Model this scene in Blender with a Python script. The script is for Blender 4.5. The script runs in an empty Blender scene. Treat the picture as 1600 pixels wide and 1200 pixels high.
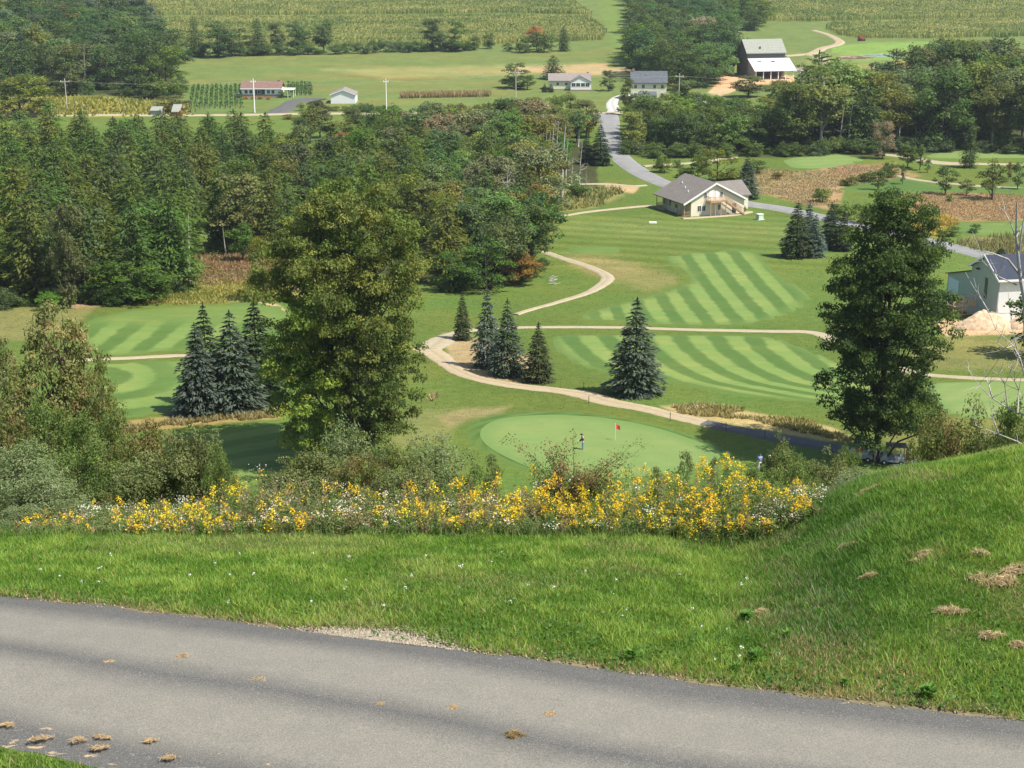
import bpy, bmesh, math, random
import numpy as np
from mathutils import Vector, Matrix
from mathutils.geometry import delaunay_2d_cdt

S = bpy.context.scene
COL = S.collection
R = math.radians
F, TH = 2400.0, R(17.35)
CT, ST = math.cos(TH), math.sin(TH)

# ---------------------------------------------------------------- camera
cd = bpy.data.cameras.new('camera'); cam = bpy.data.objects.new('camera', cd); COL.objects.link(cam)
cd.sensor_width = 36; cd.lens = 36*F/1600; cd.clip_start = .5; cd.clip_end = 9000
cam.location = (0, 0, 0); cam.rotation_euler = (R(90)-TH, 0, 0); S.camera = cam
# ---------------------------------------------------------------- light
EL = R(58); AZ = math.atan2(.9, -.43)
sdir = Vector((math.sin(AZ)*math.cos(EL), math.cos(AZ)*math.cos(EL), math.sin(EL)))
ld = bpy.data.lights.new('sun', 'SUN'); ld.energy = 5.0; ld.angle = R(.5); ld.color = (1, .95, .85)
sun = bpy.data.objects.new('sun', ld); COL.objects.link(sun); sun.rotation_euler = sdir.to_track_quat('Z', 'Y').to_euler()
W = bpy.data.worlds.new('World'); S.world = W; W.use_nodes = True
nt = W.node_tree; sky = nt.nodes.new('ShaderNodeTexSky'); sky.sky_type = 'NISHITA'; sky.sun_disc = False
sky.sun_elevation = EL; sky.sun_rotation = AZ
nt.links.new(sky.outputs[0], nt.nodes['Background'].inputs[0]); nt.nodes['Background'].inputs[1].default_value = .11
S.view_settings.view_transform = 'Standard'; S.view_settings.look = 'None'
S.view_settings.exposure = .7; S.view_settings.gamma = 1
S.cycles.max_bounces = 6; S.cycles.diffuse_bounces = 2; S.cycles.transparent_max_bounces = 4
S.cycles.volume_bounces = 0

# ---------------------------------------------------------------- numeric helpers
_NT = {}
def vnoise(x, y, seed=0):
    T = _NT.get(seed)
    if T is None: T = _NT[seed] = np.random.RandomState(seed).rand(256, 256)
    x = np.asarray(x, float); y = np.asarray(y, float)
    xi = np.floor(x).astype(int); yi = np.floor(y).astype(int); fx = x-xi; fy = y-yi
    fx = fx*fx*(3-2*fx); fy = fy*fy*(3-2*fy)
    a = T[xi & 255, yi & 255]; b = T[(xi+1) & 255, yi & 255]; c = T[xi & 255, (yi+1) & 255]; d = T[(xi+1) & 255, (yi+1) & 255]
    return (a*(1-fx)+b*fx)*(1-fy)+(c*(1-fx)+d*fx)*fy
def fbm(x, y, s, seed=0, o=4):
    v = 0; a = 1; t = 0
    for i in range(o):
        v = v+a*vnoise(np.asarray(x)/s*2**i+17.3*i, np.asarray(y)/s*2**i+5.1*i, seed+i); t += a; a *= .55
    return v/t
def sm(a, b, x):
    t = np.clip((np.asarray(x, float)-a)/(b-a), 0, 1); return t*t*(3-2*t)
PD = [0, 3, 12, 15, 17, 22, 25, 30, 50, 80, 110, 122, 130, 145, 156, 169, 208, 251, 319, 391, 510, 650, 750, 850, 1000, 1300, 2000, 5000]
PZ = [-7.6, -7.6, -7.78, -7.8, -8.1, -9.35, -10.6, -13, -22.5, -35.5, -47, -50.5, -51.4, -52.3, -52.4, -53.9, -57, -60, -63, -64.5, -66, -66.5, -66.5, -65.5, -60, -45, -5, 90]
_t = np.linspace(math.log(2), math.log(5000), 6000)
_z = np.interp(np.exp(_t), PD, PZ); _k = np.hanning(91); _k /= _k.sum()
_z = np.convolve(np.pad(_z, 45, mode='edge'), _k, 'valid')
def hgt(x, y):
    x = np.asarray(x, float); y = np.asarray(y, float)
    D = np.clip(y, 2, 4999)
    z = np.interp(np.log(D), _t, _z)
    # grassy bank on the right of the lawn
    m = (.62*sm(3.3, 6.6, x)+.38*sm(6, 10, x))*sm(14.2, 21.5, y)*(1-sm(24, 32, y))
    z = z+1.8*m-.28*np.exp(-((x-2.9-(y-18)*.25)**2)/1.6)*sm(15, 17, y)*(1-sm(21, 23, y)) + .28*np.exp(-((x-6.2)**2+(y-18.2)**2)/6)
    # verge just above the drive
    z = z+.05*sm(0, 1, y-15.2+.24*x)*(1-sm(22, 26, y))
    w = sm(100, 128, y)
    z = z+w*1.1*(fbm(x, y, 60, 5)-.5)*(1-.8*np.exp(-((x-8)**2+(y-146)**2)/900))
    z = z+w*sm(45, 70, x)*(1-sm(95, 140, x))*sm(130, 150, y)*(1-sm(190, 240, y))*.6
    # far hill on both sides
    z = z+sm(900, 1600, y)*35*fbm(x, y, 700, 9)+sm(250, 900, np.abs(x)-.4*y)*40
    return z
def ray(px, py):
    u = px-800.; v = 600.-py
    return u, F*CT+v*ST, -F*ST+v*CT
_Dg = np.exp(np.linspace(math.log(8), math.log(4000), 420))
def G(px, py, dmin=None):
    if dmin is None: dmin = 100 if py < 772 else 8
    u, a, b = ray(px, py); D = _Dg[_Dg >= dmin]
    for it in range(3):
        d = b/a*D-hgt(u/a*D, D); i = max(int(np.argmax(d < 0)), 1)
        if d.min() >= 0: i = len(D)-1
        if it < 2: D = np.linspace(D[i-1], D[i], 12)
    t = min(max(d[i-1]/(d[i-1]-d[i]+1e-9), 0), 1); Dh = D[i-1]+(D[i]-D[i-1])*t
    return Vector((u/a*Dh, Dh, float(hgt(u/a*Dh, Dh))))
def PT(px, py, D):
    u, a, b = ray(px, py); return Vector((u/a*D, D, b/a*D))
def OnG(px, D, py=600):
    u, a, b = ray(px, py); x = u/a*D; return Vector((x, D, float(hgt(x, D))))
def proj(x, y, z):
    up = y*ST+z*CT; fw = y*CT-z*ST
    return 800+F*x/fw, 600-F*up/fw
def pxm(p):                                   # metres per photo pixel at point p
    return (p[1]*CT-p[2]*ST)/F
def inpoly(x, y, poly):
    x = np.asarray(x, float); y = np.asarray(y, float); r = np.zeros(x.shape, bool); n = len(poly)
    for i in range(n):
        x1, y1 = poly[i][:2]; x2, y2 = poly[(i+1) % n][:2]
        c = ((y1 > y) != (y2 > y)) & (x < (x2-x1)*(y-y1)/(y2-y1+1e-12)+x1); r ^= c
    return r
def sdist(x, y, poly):                        # signed distance (inside > 0)
    d = np.full(np.shape(x), 1e9); n = len(poly)
    for i in range(n):
        ax, ay = poly[i][:2]; bx, by = poly[(i+1) % n][:2]; ex, ey = bx-ax, by-ay
        t = np.clip(((x-ax)*ex+(y-ay)*ey)/(ex*ex+ey*ey+1e-9), 0, 1)
        d = np.minimum(d, np.hypot(x-ax-t*ex, y-ay-t*ey))
    return np.where(inpoly(x, y, poly), d, -d)
def crom(P, n=8, closed=False):
    P = [np.array(p, float) for p in P]; out = []; m = len(P)
    for i in range(m if closed else m-1):
        if closed: a, b, c, d = P[i-1], P[i], P[(i+1) % m], P[(i+2) % m]
        else: a, b, c, d = P[max(i-1, 0)], P[i], P[i+1], P[min(i+2, m-1)]
        for k in range(n):
            t = k/n; out.append(.5*((2*b)+(-a+c)*t+(2*a-5*b+4*c-d)*t*t+(-a+3*b-3*c+d)*t**3))
    if not closed: out.append(P[-1])
    return out

# ---------------------------------------------------------------- scene helpers
def tag(o, label=None, cat=None, group=None, kind=None):
    if label: o['label'] = label
    if cat: o['category'] = cat
    if group: o['group'] = group
    if kind: o['kind'] = kind
    return o
def link(name, me, parent=None, loc=None):
    o = bpy.data.objects.new(name, me); COL.objects.link(o)
    if parent is not None: o.parent = parent
    if loc is not None: o.location = loc
    return o
def thing(name, label, cat, loc=(0, 0, 0), rz=0, group=None):
    o = bpy.data.objects.new(name, None); COL.objects.link(o); o.location = loc; o.rotation_euler = (0, 0, rz)
    o.empty_display_size = .3
    return tag(o, label, cat, group)
def npmesh(name, V, Fc, mat=None, C=None, fl=None, smooth=False):
    me = bpy.data.meshes.new(name); V = np.asarray(V, np.float32); Fc = np.asarray(Fc, np.int32)
    nf, k = Fc.shape
    me.vertices.add(len(V)); me.vertices.foreach_set('co', V.ravel())
    me.loops.add(nf*k); me.loops.foreach_set('vertex_index', Fc.ravel())
    me.polygons.add(nf); me.polygons.foreach_set('loop_start', np.arange(0, nf*k, k, dtype=np.int32))
    me.polygons.foreach_set('loop_total', np.full(nf, k, np.int32))
    if smooth: me.polygons.foreach_set('use_smooth', np.ones(nf, bool))
    if C is not None:
        a = me.attributes.new('tint', 'FLOAT_COLOR', 'POINT'); c = np.ones((len(V), 4), np.float32); c[:, :3] = C
        a.data.foreach_set('color', c.ravel())
    for nm, arr in (fl or {}).items():
        a = me.attributes.new(nm, 'FLOAT', 'POINT'); a.data.foreach_set('value', np.asarray(arr, np.float32))
    me.update(calc_edges=True)
    if mat: me.materials.append(mat)
    return me

# ---------------------------------------------------------------- materials
class N:
    def __init__(s, name):
        s.m = bpy.data.materials.new(name); s.m.use_nodes = True; s.t = s.m.node_tree; s.t.nodes.clear()
        s.out = s.t.nodes.new('ShaderNodeOutputMaterial')
    def n(s, ty, **kw):
        nd = s.t.nodes.new('ShaderNode'+ty)
        for k, v in kw.items(): setattr(nd, k, v)
        return nd
    def l(s, a, b): s.t.links.new(a, b)
    def val(s, inp, v):
        if hasattr(v, 'is_output') or isinstance(v, bpy.types.NodeSocket): s.l(v, inp)
        else: inp.default_value = v
    def math(s, op, a, b=0., c=None):
        nd = s.n('Math', operation=op); s.val(nd.inputs[0], a); s.val(nd.inputs[1], b)
        if c is not None: s.val(nd.inputs[2], c)
        return nd.outputs[0]
    def mix(s, f, a, b, bt='MIX'):
        nd = s.n('Mix', data_type='RGBA', blend_type=bt)
        s.val(nd.inputs[0], f)
        for i, v in ((6, a), (7, b)):
            if isinstance(v, tuple): v = (*v, 1) if len(v) == 3 else v
            s.val(nd.inputs[i], v)
        return nd.outputs[2]
    def noise(s, scale, detail=4, rough=.6, vec=None, dist=0):
        nd = s.n('TexNoise'); nd.inputs['Scale'].default_value = scale; nd.inputs['Detail'].default_value = detail
        nd.inputs['Roughness'].default_value = rough; nd.inputs['Distortion'].default_value = dist
        if vec is not None: s.l(vec, nd.inputs['Vector'])
        return nd.outputs['Fac']
    def pos(s): return s.n('NewGeometry').outputs['Position']
    def obj(s): return s.n('TexCoord').outputs['Object']
    def scale(s, vec, sc):
        nd = s.n('Mapping'); nd.inputs['Scale'].default_value = sc; s.l(vec, nd.inputs['Vector']); return nd.outputs[0]
    def ramp(s, f, a, b, lo=0., hi=1.):
        nd = s.n('MapRange'); s.val(nd.inputs[0], f)
        for i, v in ((1, a), (2, b), (3, lo), (4, hi)): nd.inputs[i].default_value = v
        return nd.outputs[0]
    def attr(s, name): return s.n('Attribute', attribute_name=name)
    def pbr(s, col, rough=.8, spec=.3, metal=0, bump=None, bstr=.3, bdist=.02):
        p = s.n('BsdfPrincipled')
        if isinstance(col, tuple): col = (*col, 1) if len(col) == 3 else col
        s.val(p.inputs['Base Color'], col); s.val(p.inputs['Roughness'], rough)
        p.inputs['Specular IOR Level'].default_value = spec; p.inputs['Metallic'].default_value = metal
        if bump is not None:
            b = s.n('Bump'); b.inputs['Strength'].default_value = bstr; b.inputs['Distance'].default_value = bdist
            s.l(bump, b.inputs['Height']); s.l(b.outputs[0], p.inputs['Normal'])
        s.l(p.outputs[0], s.out.inputs[0]); return p
def simple(name, col, rough=.7, var=.12, sc=2., metal=0, spec=.3, bs=.0):
    k = N(name); o = k.obj(); f = k.noise(sc, 5, .6, o)
    c = k.mix(k.ramp(f, .3, .7), tuple(x*(1-var) for x in col), tuple(min(1, x*(1+var)) for x in col))
    k.pbr(c, rough, spec, metal, k.noise(sc*8, 3, .6, o) if bs else None, bs); return k.m
def leafmat(name, trans=.3, rough=.6, spec=.2):
    k = N(name); a = k.attr('tint').outputs['Color']; oc = k.n('ObjectInfo').outputs['Color']
    c = k.mix(1., a, oc, 'MULTIPLY')
    p = k.n('BsdfPrincipled'); k.l(c, p.inputs['Base Color']); p.inputs['Roughness'].default_value = rough; p.inputs['Specular IOR Level'].default_value = spec
    t = k.n('BsdfTranslucent'); c2 = k.mix(1., c, (1.25, 1.25, .7), 'MULTIPLY'); k.l(c2, t.inputs[0])
    m = k.n('MixShader'); m.inputs[0].default_value = trans; k.l(p.outputs[0], m.inputs[1]); k.l(t.outputs[0], m.inputs[2]); k.l(m.outputs[0], k.out.inputs[0])
    return k.m
LEAF = leafmat('foliage', .38); BLADE = leafmat('grass_blade', .35, .55, .25); PETAL = leafmat('petal', .3, .7, .1)
def barkmat(name, a, b, sc=3.):
    k = N(name); o = k.scale(k.obj(), (1, 1, .2)); f = k.noise(sc, 6, .7, o)
    k.pbr(k.mix(k.ramp(f, .35, .65), a, b), .9, .1, 0, f, .6, .05); return k.m
BARK = barkmat('bark_dark', (.035, .028, .02), (.09, .075, .06)); BIRCH = barkmat('bark_pale', (.28, .26, .23), (.5, .48, .44)); DEAD = barkmat('bark_dead', (.3, .28, .25), (.5, .47, .43))

def groundmat():
    k = N('ground_cover'); a = k.attr('tint').outputs['Color']; p = k.pos()
    n1 = k.noise(.9, 6, .65, p); n2 = k.noise(.12, 5, .6, p); n3 = k.noise(8, 4, .7, p)
    c = k.mix(k.ramp(n1, .3, .7), a, k.mix(1., a, (1.35, 1.2, 1.25), 'MULTIPLY'))
    c = k.mix(k.ramp(n2, .35, .7, 0, .55), c, k.mix(1., c, (1.35, 1.12, 1.1), 'MULTIPLY'))
    c = k.mix(k.ramp(n3, .3, .7, 0, .6), c, k.mix(1., c, (.55, .62, .5), 'MULTIPLY')); n7 = k.noise(1.5, 5, .85, k.scale(p, (.4, 1, 1))); c = k.mix(k.ramp(n7, .36, .62, 0, .6), c, k.mix(1., c, (.58, .68, .5), 'MULTIPLY')); n4 = k.noise(2.6, 4, .75, k.scale(p, (.4, 1, 1))); c = k.mix(k.ramp(n4, .45, .72, 0, .5), c, k.mix(1., c, (1.5, 1.25, 1.3), 'MULTIPLY'))
    k.pbr(c, .95, .1, 0, n1, .5, .1); return k.m
def turfmat(name, dark, light, contrast=1., fine=5., tan=.25, wob=.3, rim=(.09, .145, .03)):
    k = N(name); p = k.pos(); ph = k.attr('phi').outputs['Fac']
    w = k.noise(.35, 4, .6, p); ph = k.math('ADD', ph, k.math('MULTIPLY', k.math('SUBTRACT', w, .5), wob))
    s = k.math('SINE', k.math('MULTIPLY', ph, 6.28318)); f = k.ramp(s, -.4, .4)
    amp = k.attr('amp').outputs['Fac']
    f = k.math('ADD', .5, k.math('MULTIPLY', k.math('SUBTRACT', f, .5), amp))
    c = k.mix(f, dark, light)
    n1 = k.noise(.25, 6, .65, k.scale(p, (.5, 1, 1))); n2 = k.noise(fine, 3, .6, p); n3 = k.noise(.55, 5, .7, k.scale(p, (.25, 1, 1)))
    c = k.mix(k.ramp(n1, .45, .75, 0, tan*2), c, k.mix(1., c, (1.75, 1.2, 1.35), 'MULTIPLY'))
    c = k.mix(k.ramp(n3, .4, .75, 0, .5*contrast), c, k.mix(1., c, (.66, .76, .6), 'MULTIPLY'))
    c = k.mix(k.ramp(n2, .3, .7, 0, .35), c, k.mix(1., c, (.75, .8, .7), 'MULTIPLY'))
    n5 = k.noise(1.7, 5, .8, k.scale(p, (.45, 1, 1))); c = k.mix(k.ramp(n5, .38, .62, 0, .32*contrast), c, k.mix(1., c, (.66, .72, .55), 'MULTIPLY')); n6 = k.noise(.09, 5, .6, p); c = k.mix(k.ramp(n6, .45, .65, 0, .5*contrast), c, k.mix(1., c, (1.3, 1.08, 1.1), 'MULTIPLY'))
    e = k.math('ADD', k.attr('edge').outputs['Fac'], k.math('MULTIPLY', k.math('SUBTRACT', k.noise(.7, 4, .7, p), .5), .9)); c = k.mix(k.ramp(e, .15, .75), rim, c)
    k.pbr(c, .85, .2, 0, n2, .3, .03); return k.m
def pathmat(name, a, b, grit=(.2, .17, .12), sc=1.2, tracks=0., green=.0):
    k = N(name); p = k.pos(); f = k.noise(sc, 6, .7, p); g = k.noise(9, 3, .6, p)
    c = k.mix(k.ramp(f, .3, .7), a, b); c = k.mix(k.ramp(g, .4, .7, 0, .4), c, grit)
    if tracks:
        v = k.math('ABSOLUTE', k.attr('v').outputs['Fac'])
        m = k.math('MULTIPLY', k.ramp(v, 0, .28, 1, 0), tracks); c = k.mix(m, c, (.16, .17, .08))
        e = k.math('MULTIPLY', k.ramp(k.math('ADD', v, k.math('MULTIPLY', f, .3)), .95, 1.15), .7); c = k.mix(e, c, (.13, .15, .06))
    k.pbr(c, .95, .15, 0, g, .4, .03); return k.m

# ---------------------------------------------------------------- ground colours
GR = (.09, .145, .03)
ZONES = [   # (polygon in picture coordinates, colour, edge softness, noise px)
 ([(-900, -40), (2500, -40), (2500, 175), (-900, 175)], (.115, .165, .048), 3, 0),
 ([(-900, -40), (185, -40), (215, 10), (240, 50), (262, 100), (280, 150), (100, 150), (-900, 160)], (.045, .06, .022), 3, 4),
 ([(100, 148), (170, 152), (245, 155), (300, 160), (300, 182), (-200, 182), (-200, 165)], (.24, .23, .05), 2, 3),
 ([(292, 132), (480, 134), (470, 170), (292, 178)], (.1, .16, .045), 2, 2),
 ([(500, 108), (960, 98), (975, 112), (800, 118), (600, 122)], (.2, .22, .08), 4, 3),
 ([(800, 104), (985, 100), (985, 116), (930, 118), (800, 110)], (.3, .26, .14), 2, 2),
 ([(925, -20), (965, -20), (1000, 60), (1000, 105), (950, 105), (955, 60), (940, 25)], (.12, .185, .045), 2, 2),
 ([(1300, 72), (1360, 66), (1500, 65), (1545, 70), (1530, 84), (1420, 96), (1340, 92), (1300, 82)], (.15, .25, .055), 1.5, 1),
 ([(1390, 95), (1450, 90), (1530, 84), (1530, 110), (1420, 112)], (.2, .19, .07), 3, 3),
 ([(1270, 84), (1320, 84), (1390, 98), (1400, 120), (1300, 120), (1250, 112)], (.15, .2, .06), 3, 3),
 ([(1120, 112), (1160, 118), (1240, 118), (1240, 128), (1180, 132), (1125, 150), (1105, 145), (1125, 125)], (.42, .33, .2), 1.5, 2),
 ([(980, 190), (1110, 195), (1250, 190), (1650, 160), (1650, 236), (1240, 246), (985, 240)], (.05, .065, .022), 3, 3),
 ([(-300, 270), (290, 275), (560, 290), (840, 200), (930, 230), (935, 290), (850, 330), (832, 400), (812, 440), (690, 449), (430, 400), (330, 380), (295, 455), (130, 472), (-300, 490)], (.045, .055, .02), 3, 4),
 ([(296, 340), (430, 335), (440, 400), (300, 405)], (.17, .22, .08), 4, 4),
 ([(292, 402), (440, 388), (480, 440), (290, 452)], (.25, .165, .09), 4, 5),
 ([(280, 445), (480, 432), (480, 468), (330, 472), (190, 474)], (.25, .26, .07), 3, 5),
 ([(-100, 482), (70, 480), (150, 476), (130, 500), (60, 530), (-100, 540)], (.16, .17, .06), 6, 6),
 ([(100, 468), (165, 466), (160, 478), (100, 482)], (.28, .21, .12), 3, 3),
 ([(405, 455), (440, 480), (470, 520), (430, 520), (400, 480)], (.36, .28, .15), 3, 4),
 ([(1160, 262), (1250, 268), (1330, 256), (1400, 262), (1440, 275), (1320, 290), (1310, 330), (1180, 300)], (.27, .2, .1), 3, 5),
 ([(1310, 258), (1400, 256), (1400, 268), (1330, 282), (1290, 285)], (.28, .18, .1), 3, 4),
 ([(1405, 303), (1500, 300), (1620, 308), (1620, 345), (1500, 346), (1430, 332), (1400, 320)], (.27, .18, .09), 3, 5),
 ([(1425, 330), (1480, 336), (1500, 350), (1470, 372), (1420, 358)], (.33, .27, .05), 3, 4),
 ([(1505, 372), (1620, 368), (1620, 400), (1560, 398), (1500, 385)], (.2, .19, .08), 3, 4),
 ([(890, 408), (940, 400), (1000, 412), (1055, 430), (1060, 442), (1010, 452), (950, 440), (920, 420)], (.17, .175, .06), 8, 10),
 ([(880, 400), (960, 402), (1000, 425), (950, 440)], (.19, .18, .07), 8, 9),
 ([(1450, 502), (1480, 498), (1560, 504), (1640, 504), (1640, 522), (1480, 526)], (.46, .34, .2), 2, 3),
 ([(1420, 528), (1640, 526), (1640, 582), (1430, 574)], (.16, .17, .055), 6, 4),
 ([(1430, 650), (1640, 655), (1640, 720), (1400, 720), (1380, 680)], (.13, .15, .045), 6, 4),
 ([(640, 640), (740, 640), (720, 665), (690, 690), (640, 700), (600, 700)], (.14, .165, .055), 10, 6),
 ([(685, 650), (740, 638), (800, 634), (780, 646), (730, 655), (700, 670)], (.19, .18, .08), 6, 4),
 ([(690, 520), (760, 530), (830, 560), (860, 596), (800, 600), (740, 588), (700, 560)], (.3, .24, .13), 5, 6),
 ([(150, 662), (300, 648), (440, 636), (440, 652), (300, 666), (150, 678)], (.27, .21, .085), 2, 3),
 ([(1030, 634), (1110, 632), (1200, 650), (1300, 668), (1350, 690), (1290, 690), (1180, 668), (1060, 650)], (.33, .28, .13), 3, 3),
 ([(850, 300), (960, 290), (975, 305), (930, 325), (855, 335)], (.2, .2, .07), 4, 4),
 ([(945, 287), (1000, 292), (990, 302), (950, 298)], (.35, .27, .15), 2, 2),
 ([(860, 340), (1000, 345), (1230, 350), (1230, 372), (1000, 372), (860, 362)], (.125, .17, .045), 12, 8),
]
FE = [G(*q) for q in ((-300, 905), (0, 932), (400, 978), (800, 1027), (1200, 1083), (1600, 1129), (1900, 1172))]
def ground_col(x, y, z):
    px, py = proj(x, y, z)
    c = np.empty(x.shape+(3,)); c[:] = GR
    n = fbm(x, y, 22, 31); c *= (.82+.36*n)[..., None]
    c[..., 0] *= .8+.5*fbm(x, y, 9, 41)
    far = y > 100
    nx = (fbm(x, y, .03*np.maximum(y, 1).mean() if False else 6, 55)-.5)*2
    for poly, col, soft, na in ZONES:
        xs = [q[0] for q in poly]; ys = [q[1] for q in poly]
        m = far & (px > min(xs)-25) & (px < max(xs)+25) & (py > min(ys)-20) & (py < max(ys)+20)
        if not m.any(): continue
        w = sm(-soft, soft, sdist(px[m], py[m], poly)+na*nx[m]*.8)
        cc = np.array(col)*(.8+.4*fbm(x[m], y[m], 5, 61))[:, None]
        c[m] = c[m]*(1-w[:, None])+cc*w[:, None]
    # valley meadow: gentle tan streaks
    m = far & (py < 175) & (py > 75); c[m, 0] *= 1+.35*sm(.45, .8, fbm(x[m]*.3, y[m], 12, 71))
    # mower bands on the lawn by the club house
    m = far & (py > 335) & (py < 420) & (px > 850) & (px < 1300)
    c[m] *= (1+.14*np.sin((y[m]*.95+x[m]*.35)*.9+2*fbm(x[m], y[m], 20, 3)))[:, None]
    # slope below the lawn: scrub soil;  near lawn: dark thatch
    m = (y < 128) & (y > 24); c[m] = np.array((.07, .08, .03))
    m = y <= 24; n = fbm(x[m], y[m], 1.5, 81)
    c[m] = np.array((.06, .105, .022))*(.8+.5*n)[:, None]
    e = y[m]-np.interp(x[m], [q.x for q in FE], [q.y for q in FE]); w = np.exp(-((e-.05)/(.16+.3*np.exp(-((px[m]-600)/90)**2)))**2)*.9
    c[m] = c[m]*(1-w[:, None])+np.array((.21, .165, .11))*(.7+.6*fbm(x[m], y[m], .2, 82))[:, None]*w[:, None]
    return c

rows = [2.5, 4, 6, 8]
pyr = np.arange(1290, 838, -5); rows += list(np.interp(pyr[::1], [838, 1290], [22, 10.2]))
rows += list(np.linspace(22.3, 128, 110))
zc = np.interp(np.log(np.linspace(129, 1100, 9000)), _t, _z); Dc = np.linspace(129, 1100, 9000)
pc = 600-F*(Dc*ST+zc*CT)/(Dc*CT-zc*ST)
o_ = np.argsort(pc); rows += list(np.interp(np.arange(768, -6, -2.), pc[o_], Dc[o_])); rows += list(np.geomspace(1020, 4900, 50))
rows = np.array(sorted(set(np.round(rows, 3)))); rows = rows[np.r_[True, np.diff(rows) > .02]]
cs = np.concatenate([-np.geomspace(2.2, .43, 22), np.arange(-.42, .4201, .0011), np.geomspace(.43, 2.2, 22)])
Dm, Sm = np.meshgrid(rows, cs, indexing='ij'); X = Sm*np.maximum(Dm, 9); Y = Dm; Z = hgt(X, Y)
nr, nc = X.shape; idx = np.arange(nr*nc).reshape(nr, nc)
Fq = np.stack([idx[:-1, :-1], idx[:-1, 1:], idx[1:, 1:], idx[1:, :-1]], -1).reshape(-1, 4)
tag(link('ground', npmesh('ground', np.stack([X, Y, Z], -1).reshape(-1, 3), Fq, groundmat(), ground_col(X, Y, Z).reshape(-1, 3), smooth=True)), kind='structure')

# ---------------------------------------------------------------- sheets and ribbons laid on the ground
LAID = []
def off(y): return .03+.00035*np.asarray(y)
def sheet(name, poly, mat, lift=0., phi=None, amp=None, step=.009, rag=0., label=None, world=False, tintf=None, drop=True):
    pts = [Vector(p).to_2d() if world else G(*p).to_2d() for p in poly]
    pts = [Vector(p) for p in crom([tuple(p) for p in pts], 10, True)]
    dm = sum(p.y for p in pts)/len(pts); st = dm*step
    if rag:
        rn = random.Random(len(name)); c = sum(pts, Vector((0, 0)))/len(pts)
        pts = [p+(p-c).normalized()*rn.uniform(-rag, rag) for p in pts]
    n = len(pts); xs = [p.x for p in pts]; ys = [p.y for p in pts]
    gx, gy = np.meshgrid(np.arange(min(xs), max(xs), st), np.arange(min(ys), max(ys), st*1.5))
    gx = gx.ravel(); gy = gy.ravel(); k = sdist(gx, gy, [(p.x, p.y) for p in pts]) > st*.4
    allp = pts+[Vector((a, b)) for a, b in zip(gx[k], gy[k])]
    r = delaunay_2d_cdt(allp, [(i, (i+1) % n) for i in range(n)], [list(range(n))], 1, 1e-5)
    v = np.array([(p.x, p.y) for p in r[0]]); f = np.array([t for t in r[2] if len(t) == 3])
    LAID.append([(p.x, p.y) for p in pts])
    ed = sdist(v[:, 0], v[:, 1], [(p.x, p.y) for p in pts]); ew = dm*.006; z = hgt(v[:, 0], v[:, 1])+(off(v[:, 1])+lift)*(sm(0, .5*st, ed) if drop else 1)-(.0006*dm if drop else 0)*(ed < 1e-3)
    px, py = proj(v[:, 0], v[:, 1], z)
    fl = {'phi': phi(px, py, v) if phi else np.zeros(len(v)), 'amp': amp(px, py) if amp else np.ones(len(v))*(1 if phi else 0), 'edge': np.clip(ed/(st*2.2), 0, 1)}
    o = link(name, npmesh(name, np.c_[v, z], f, mat, None, fl, True)); return tag(o, label, kind='structure')
def ribbon(name, pts, w, mat, lift=.02, rag=.09, world=False, nx=6, label=None):
    P = [Vector(p) if world else G(*p[:2]) for p in pts]
    ws = [p[2] if len(p) > 2 and not world else w for p in pts]
    C = crom([(p.x, p.y, q) for p, q in zip(P, ws)], 14); rn = random.Random(3)
    V = []; vv = []
    for i, c in enumerate(C):
        a = C[max(i-1, 0)]; b = C[min(i+1, len(C)-1)]; t = (b-a)[:2]; t /= np.linalg.norm(t)+1e-9; nn = np.array([-t[1], t[0]])
        nz = [float(fbm(c[0]+s_*37, c[1], 2.5 if c[1] < 300 else 8, 19))-.5 for s_ in (0, 1)]; e = [rn.uniform(-rag, rag)*.6+nz[q_]*rag*6 for q_ in (0, 1)]
        for j in range(nx+1):
            u = -1+2*j/nx; hw = c[2]/2*(1+(e[0] if u < 0 else e[1])*abs(u))
            q = c[:2]+nn*hw*u; V.append((q[0], q[1], float(hgt(q[0], q[1]))+(float(off(q[1]))+lift)*(1 if abs(u) < .99 else -.25))); vv.append(u)
    n = nx+1; Fc = [(i*n+j, i*n+j+1, (i+1)*n+j+1, (i+1)*n+j) for i in range(len(C)-1) for j in range(nx)]
    LAID.append([V[i*n][:2] for i in range(len(C))]+[V[i*n+nx][:2] for i in reversed(range(len(C)))])
    return tag(link(name, npmesh(name, V, Fc, mat, None, {'v': vv}, True)), label, kind='structure')

# mown turf
G1D, G1L = (.072, .134, .025), (.152, .226, .055)
FWY = turfmat('fairway_turf', G1D, G1L); GREEN = turfmat('green_turf', (.145, .215, .062), (.165, .235, .072), .6, 9, .15, rim=(.12, .19, .05)); COLLAR = turfmat('collar_turf', (.056, .112, .02), (.082, .148, .03), 1, 6, .15)
def phi_up(px, py, v): return (px-(py-400)*np.clip(.62+(px-1050)/200*.32, .55, 1.1))/39.+.25
def phi_lo(px, py, v): return (px-np.interp(py, [500, 518, 525, 545, 575, 597, 612, 625, 660], [-18, -8, 0, 15, 55, 105, 185, 265, 480]))/57.+.15
def phi_left(px, py, v): return (px+1.25*(py-500))/58.-.05
ring = [(750, 680), (762, 664), (795, 654), (862, 650), (937, 654), (1012, 667), (1069, 684), (1112, 702), (1125, 716), (1105, 730), (1060, 740), (1012, 746), (937, 750), (880, 744), (828, 732), (785, 713), (760, 697)]
def grow(poly, k, kx=1.):
    cx = sum(p[0] for p in poly)/len(poly); cy = sum(p[1] for p in poly)/len(poly)
    return [(cx+(p[0]-cx)*k*kx, cy+(p[1]-cy)*k) for p in poly]
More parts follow.
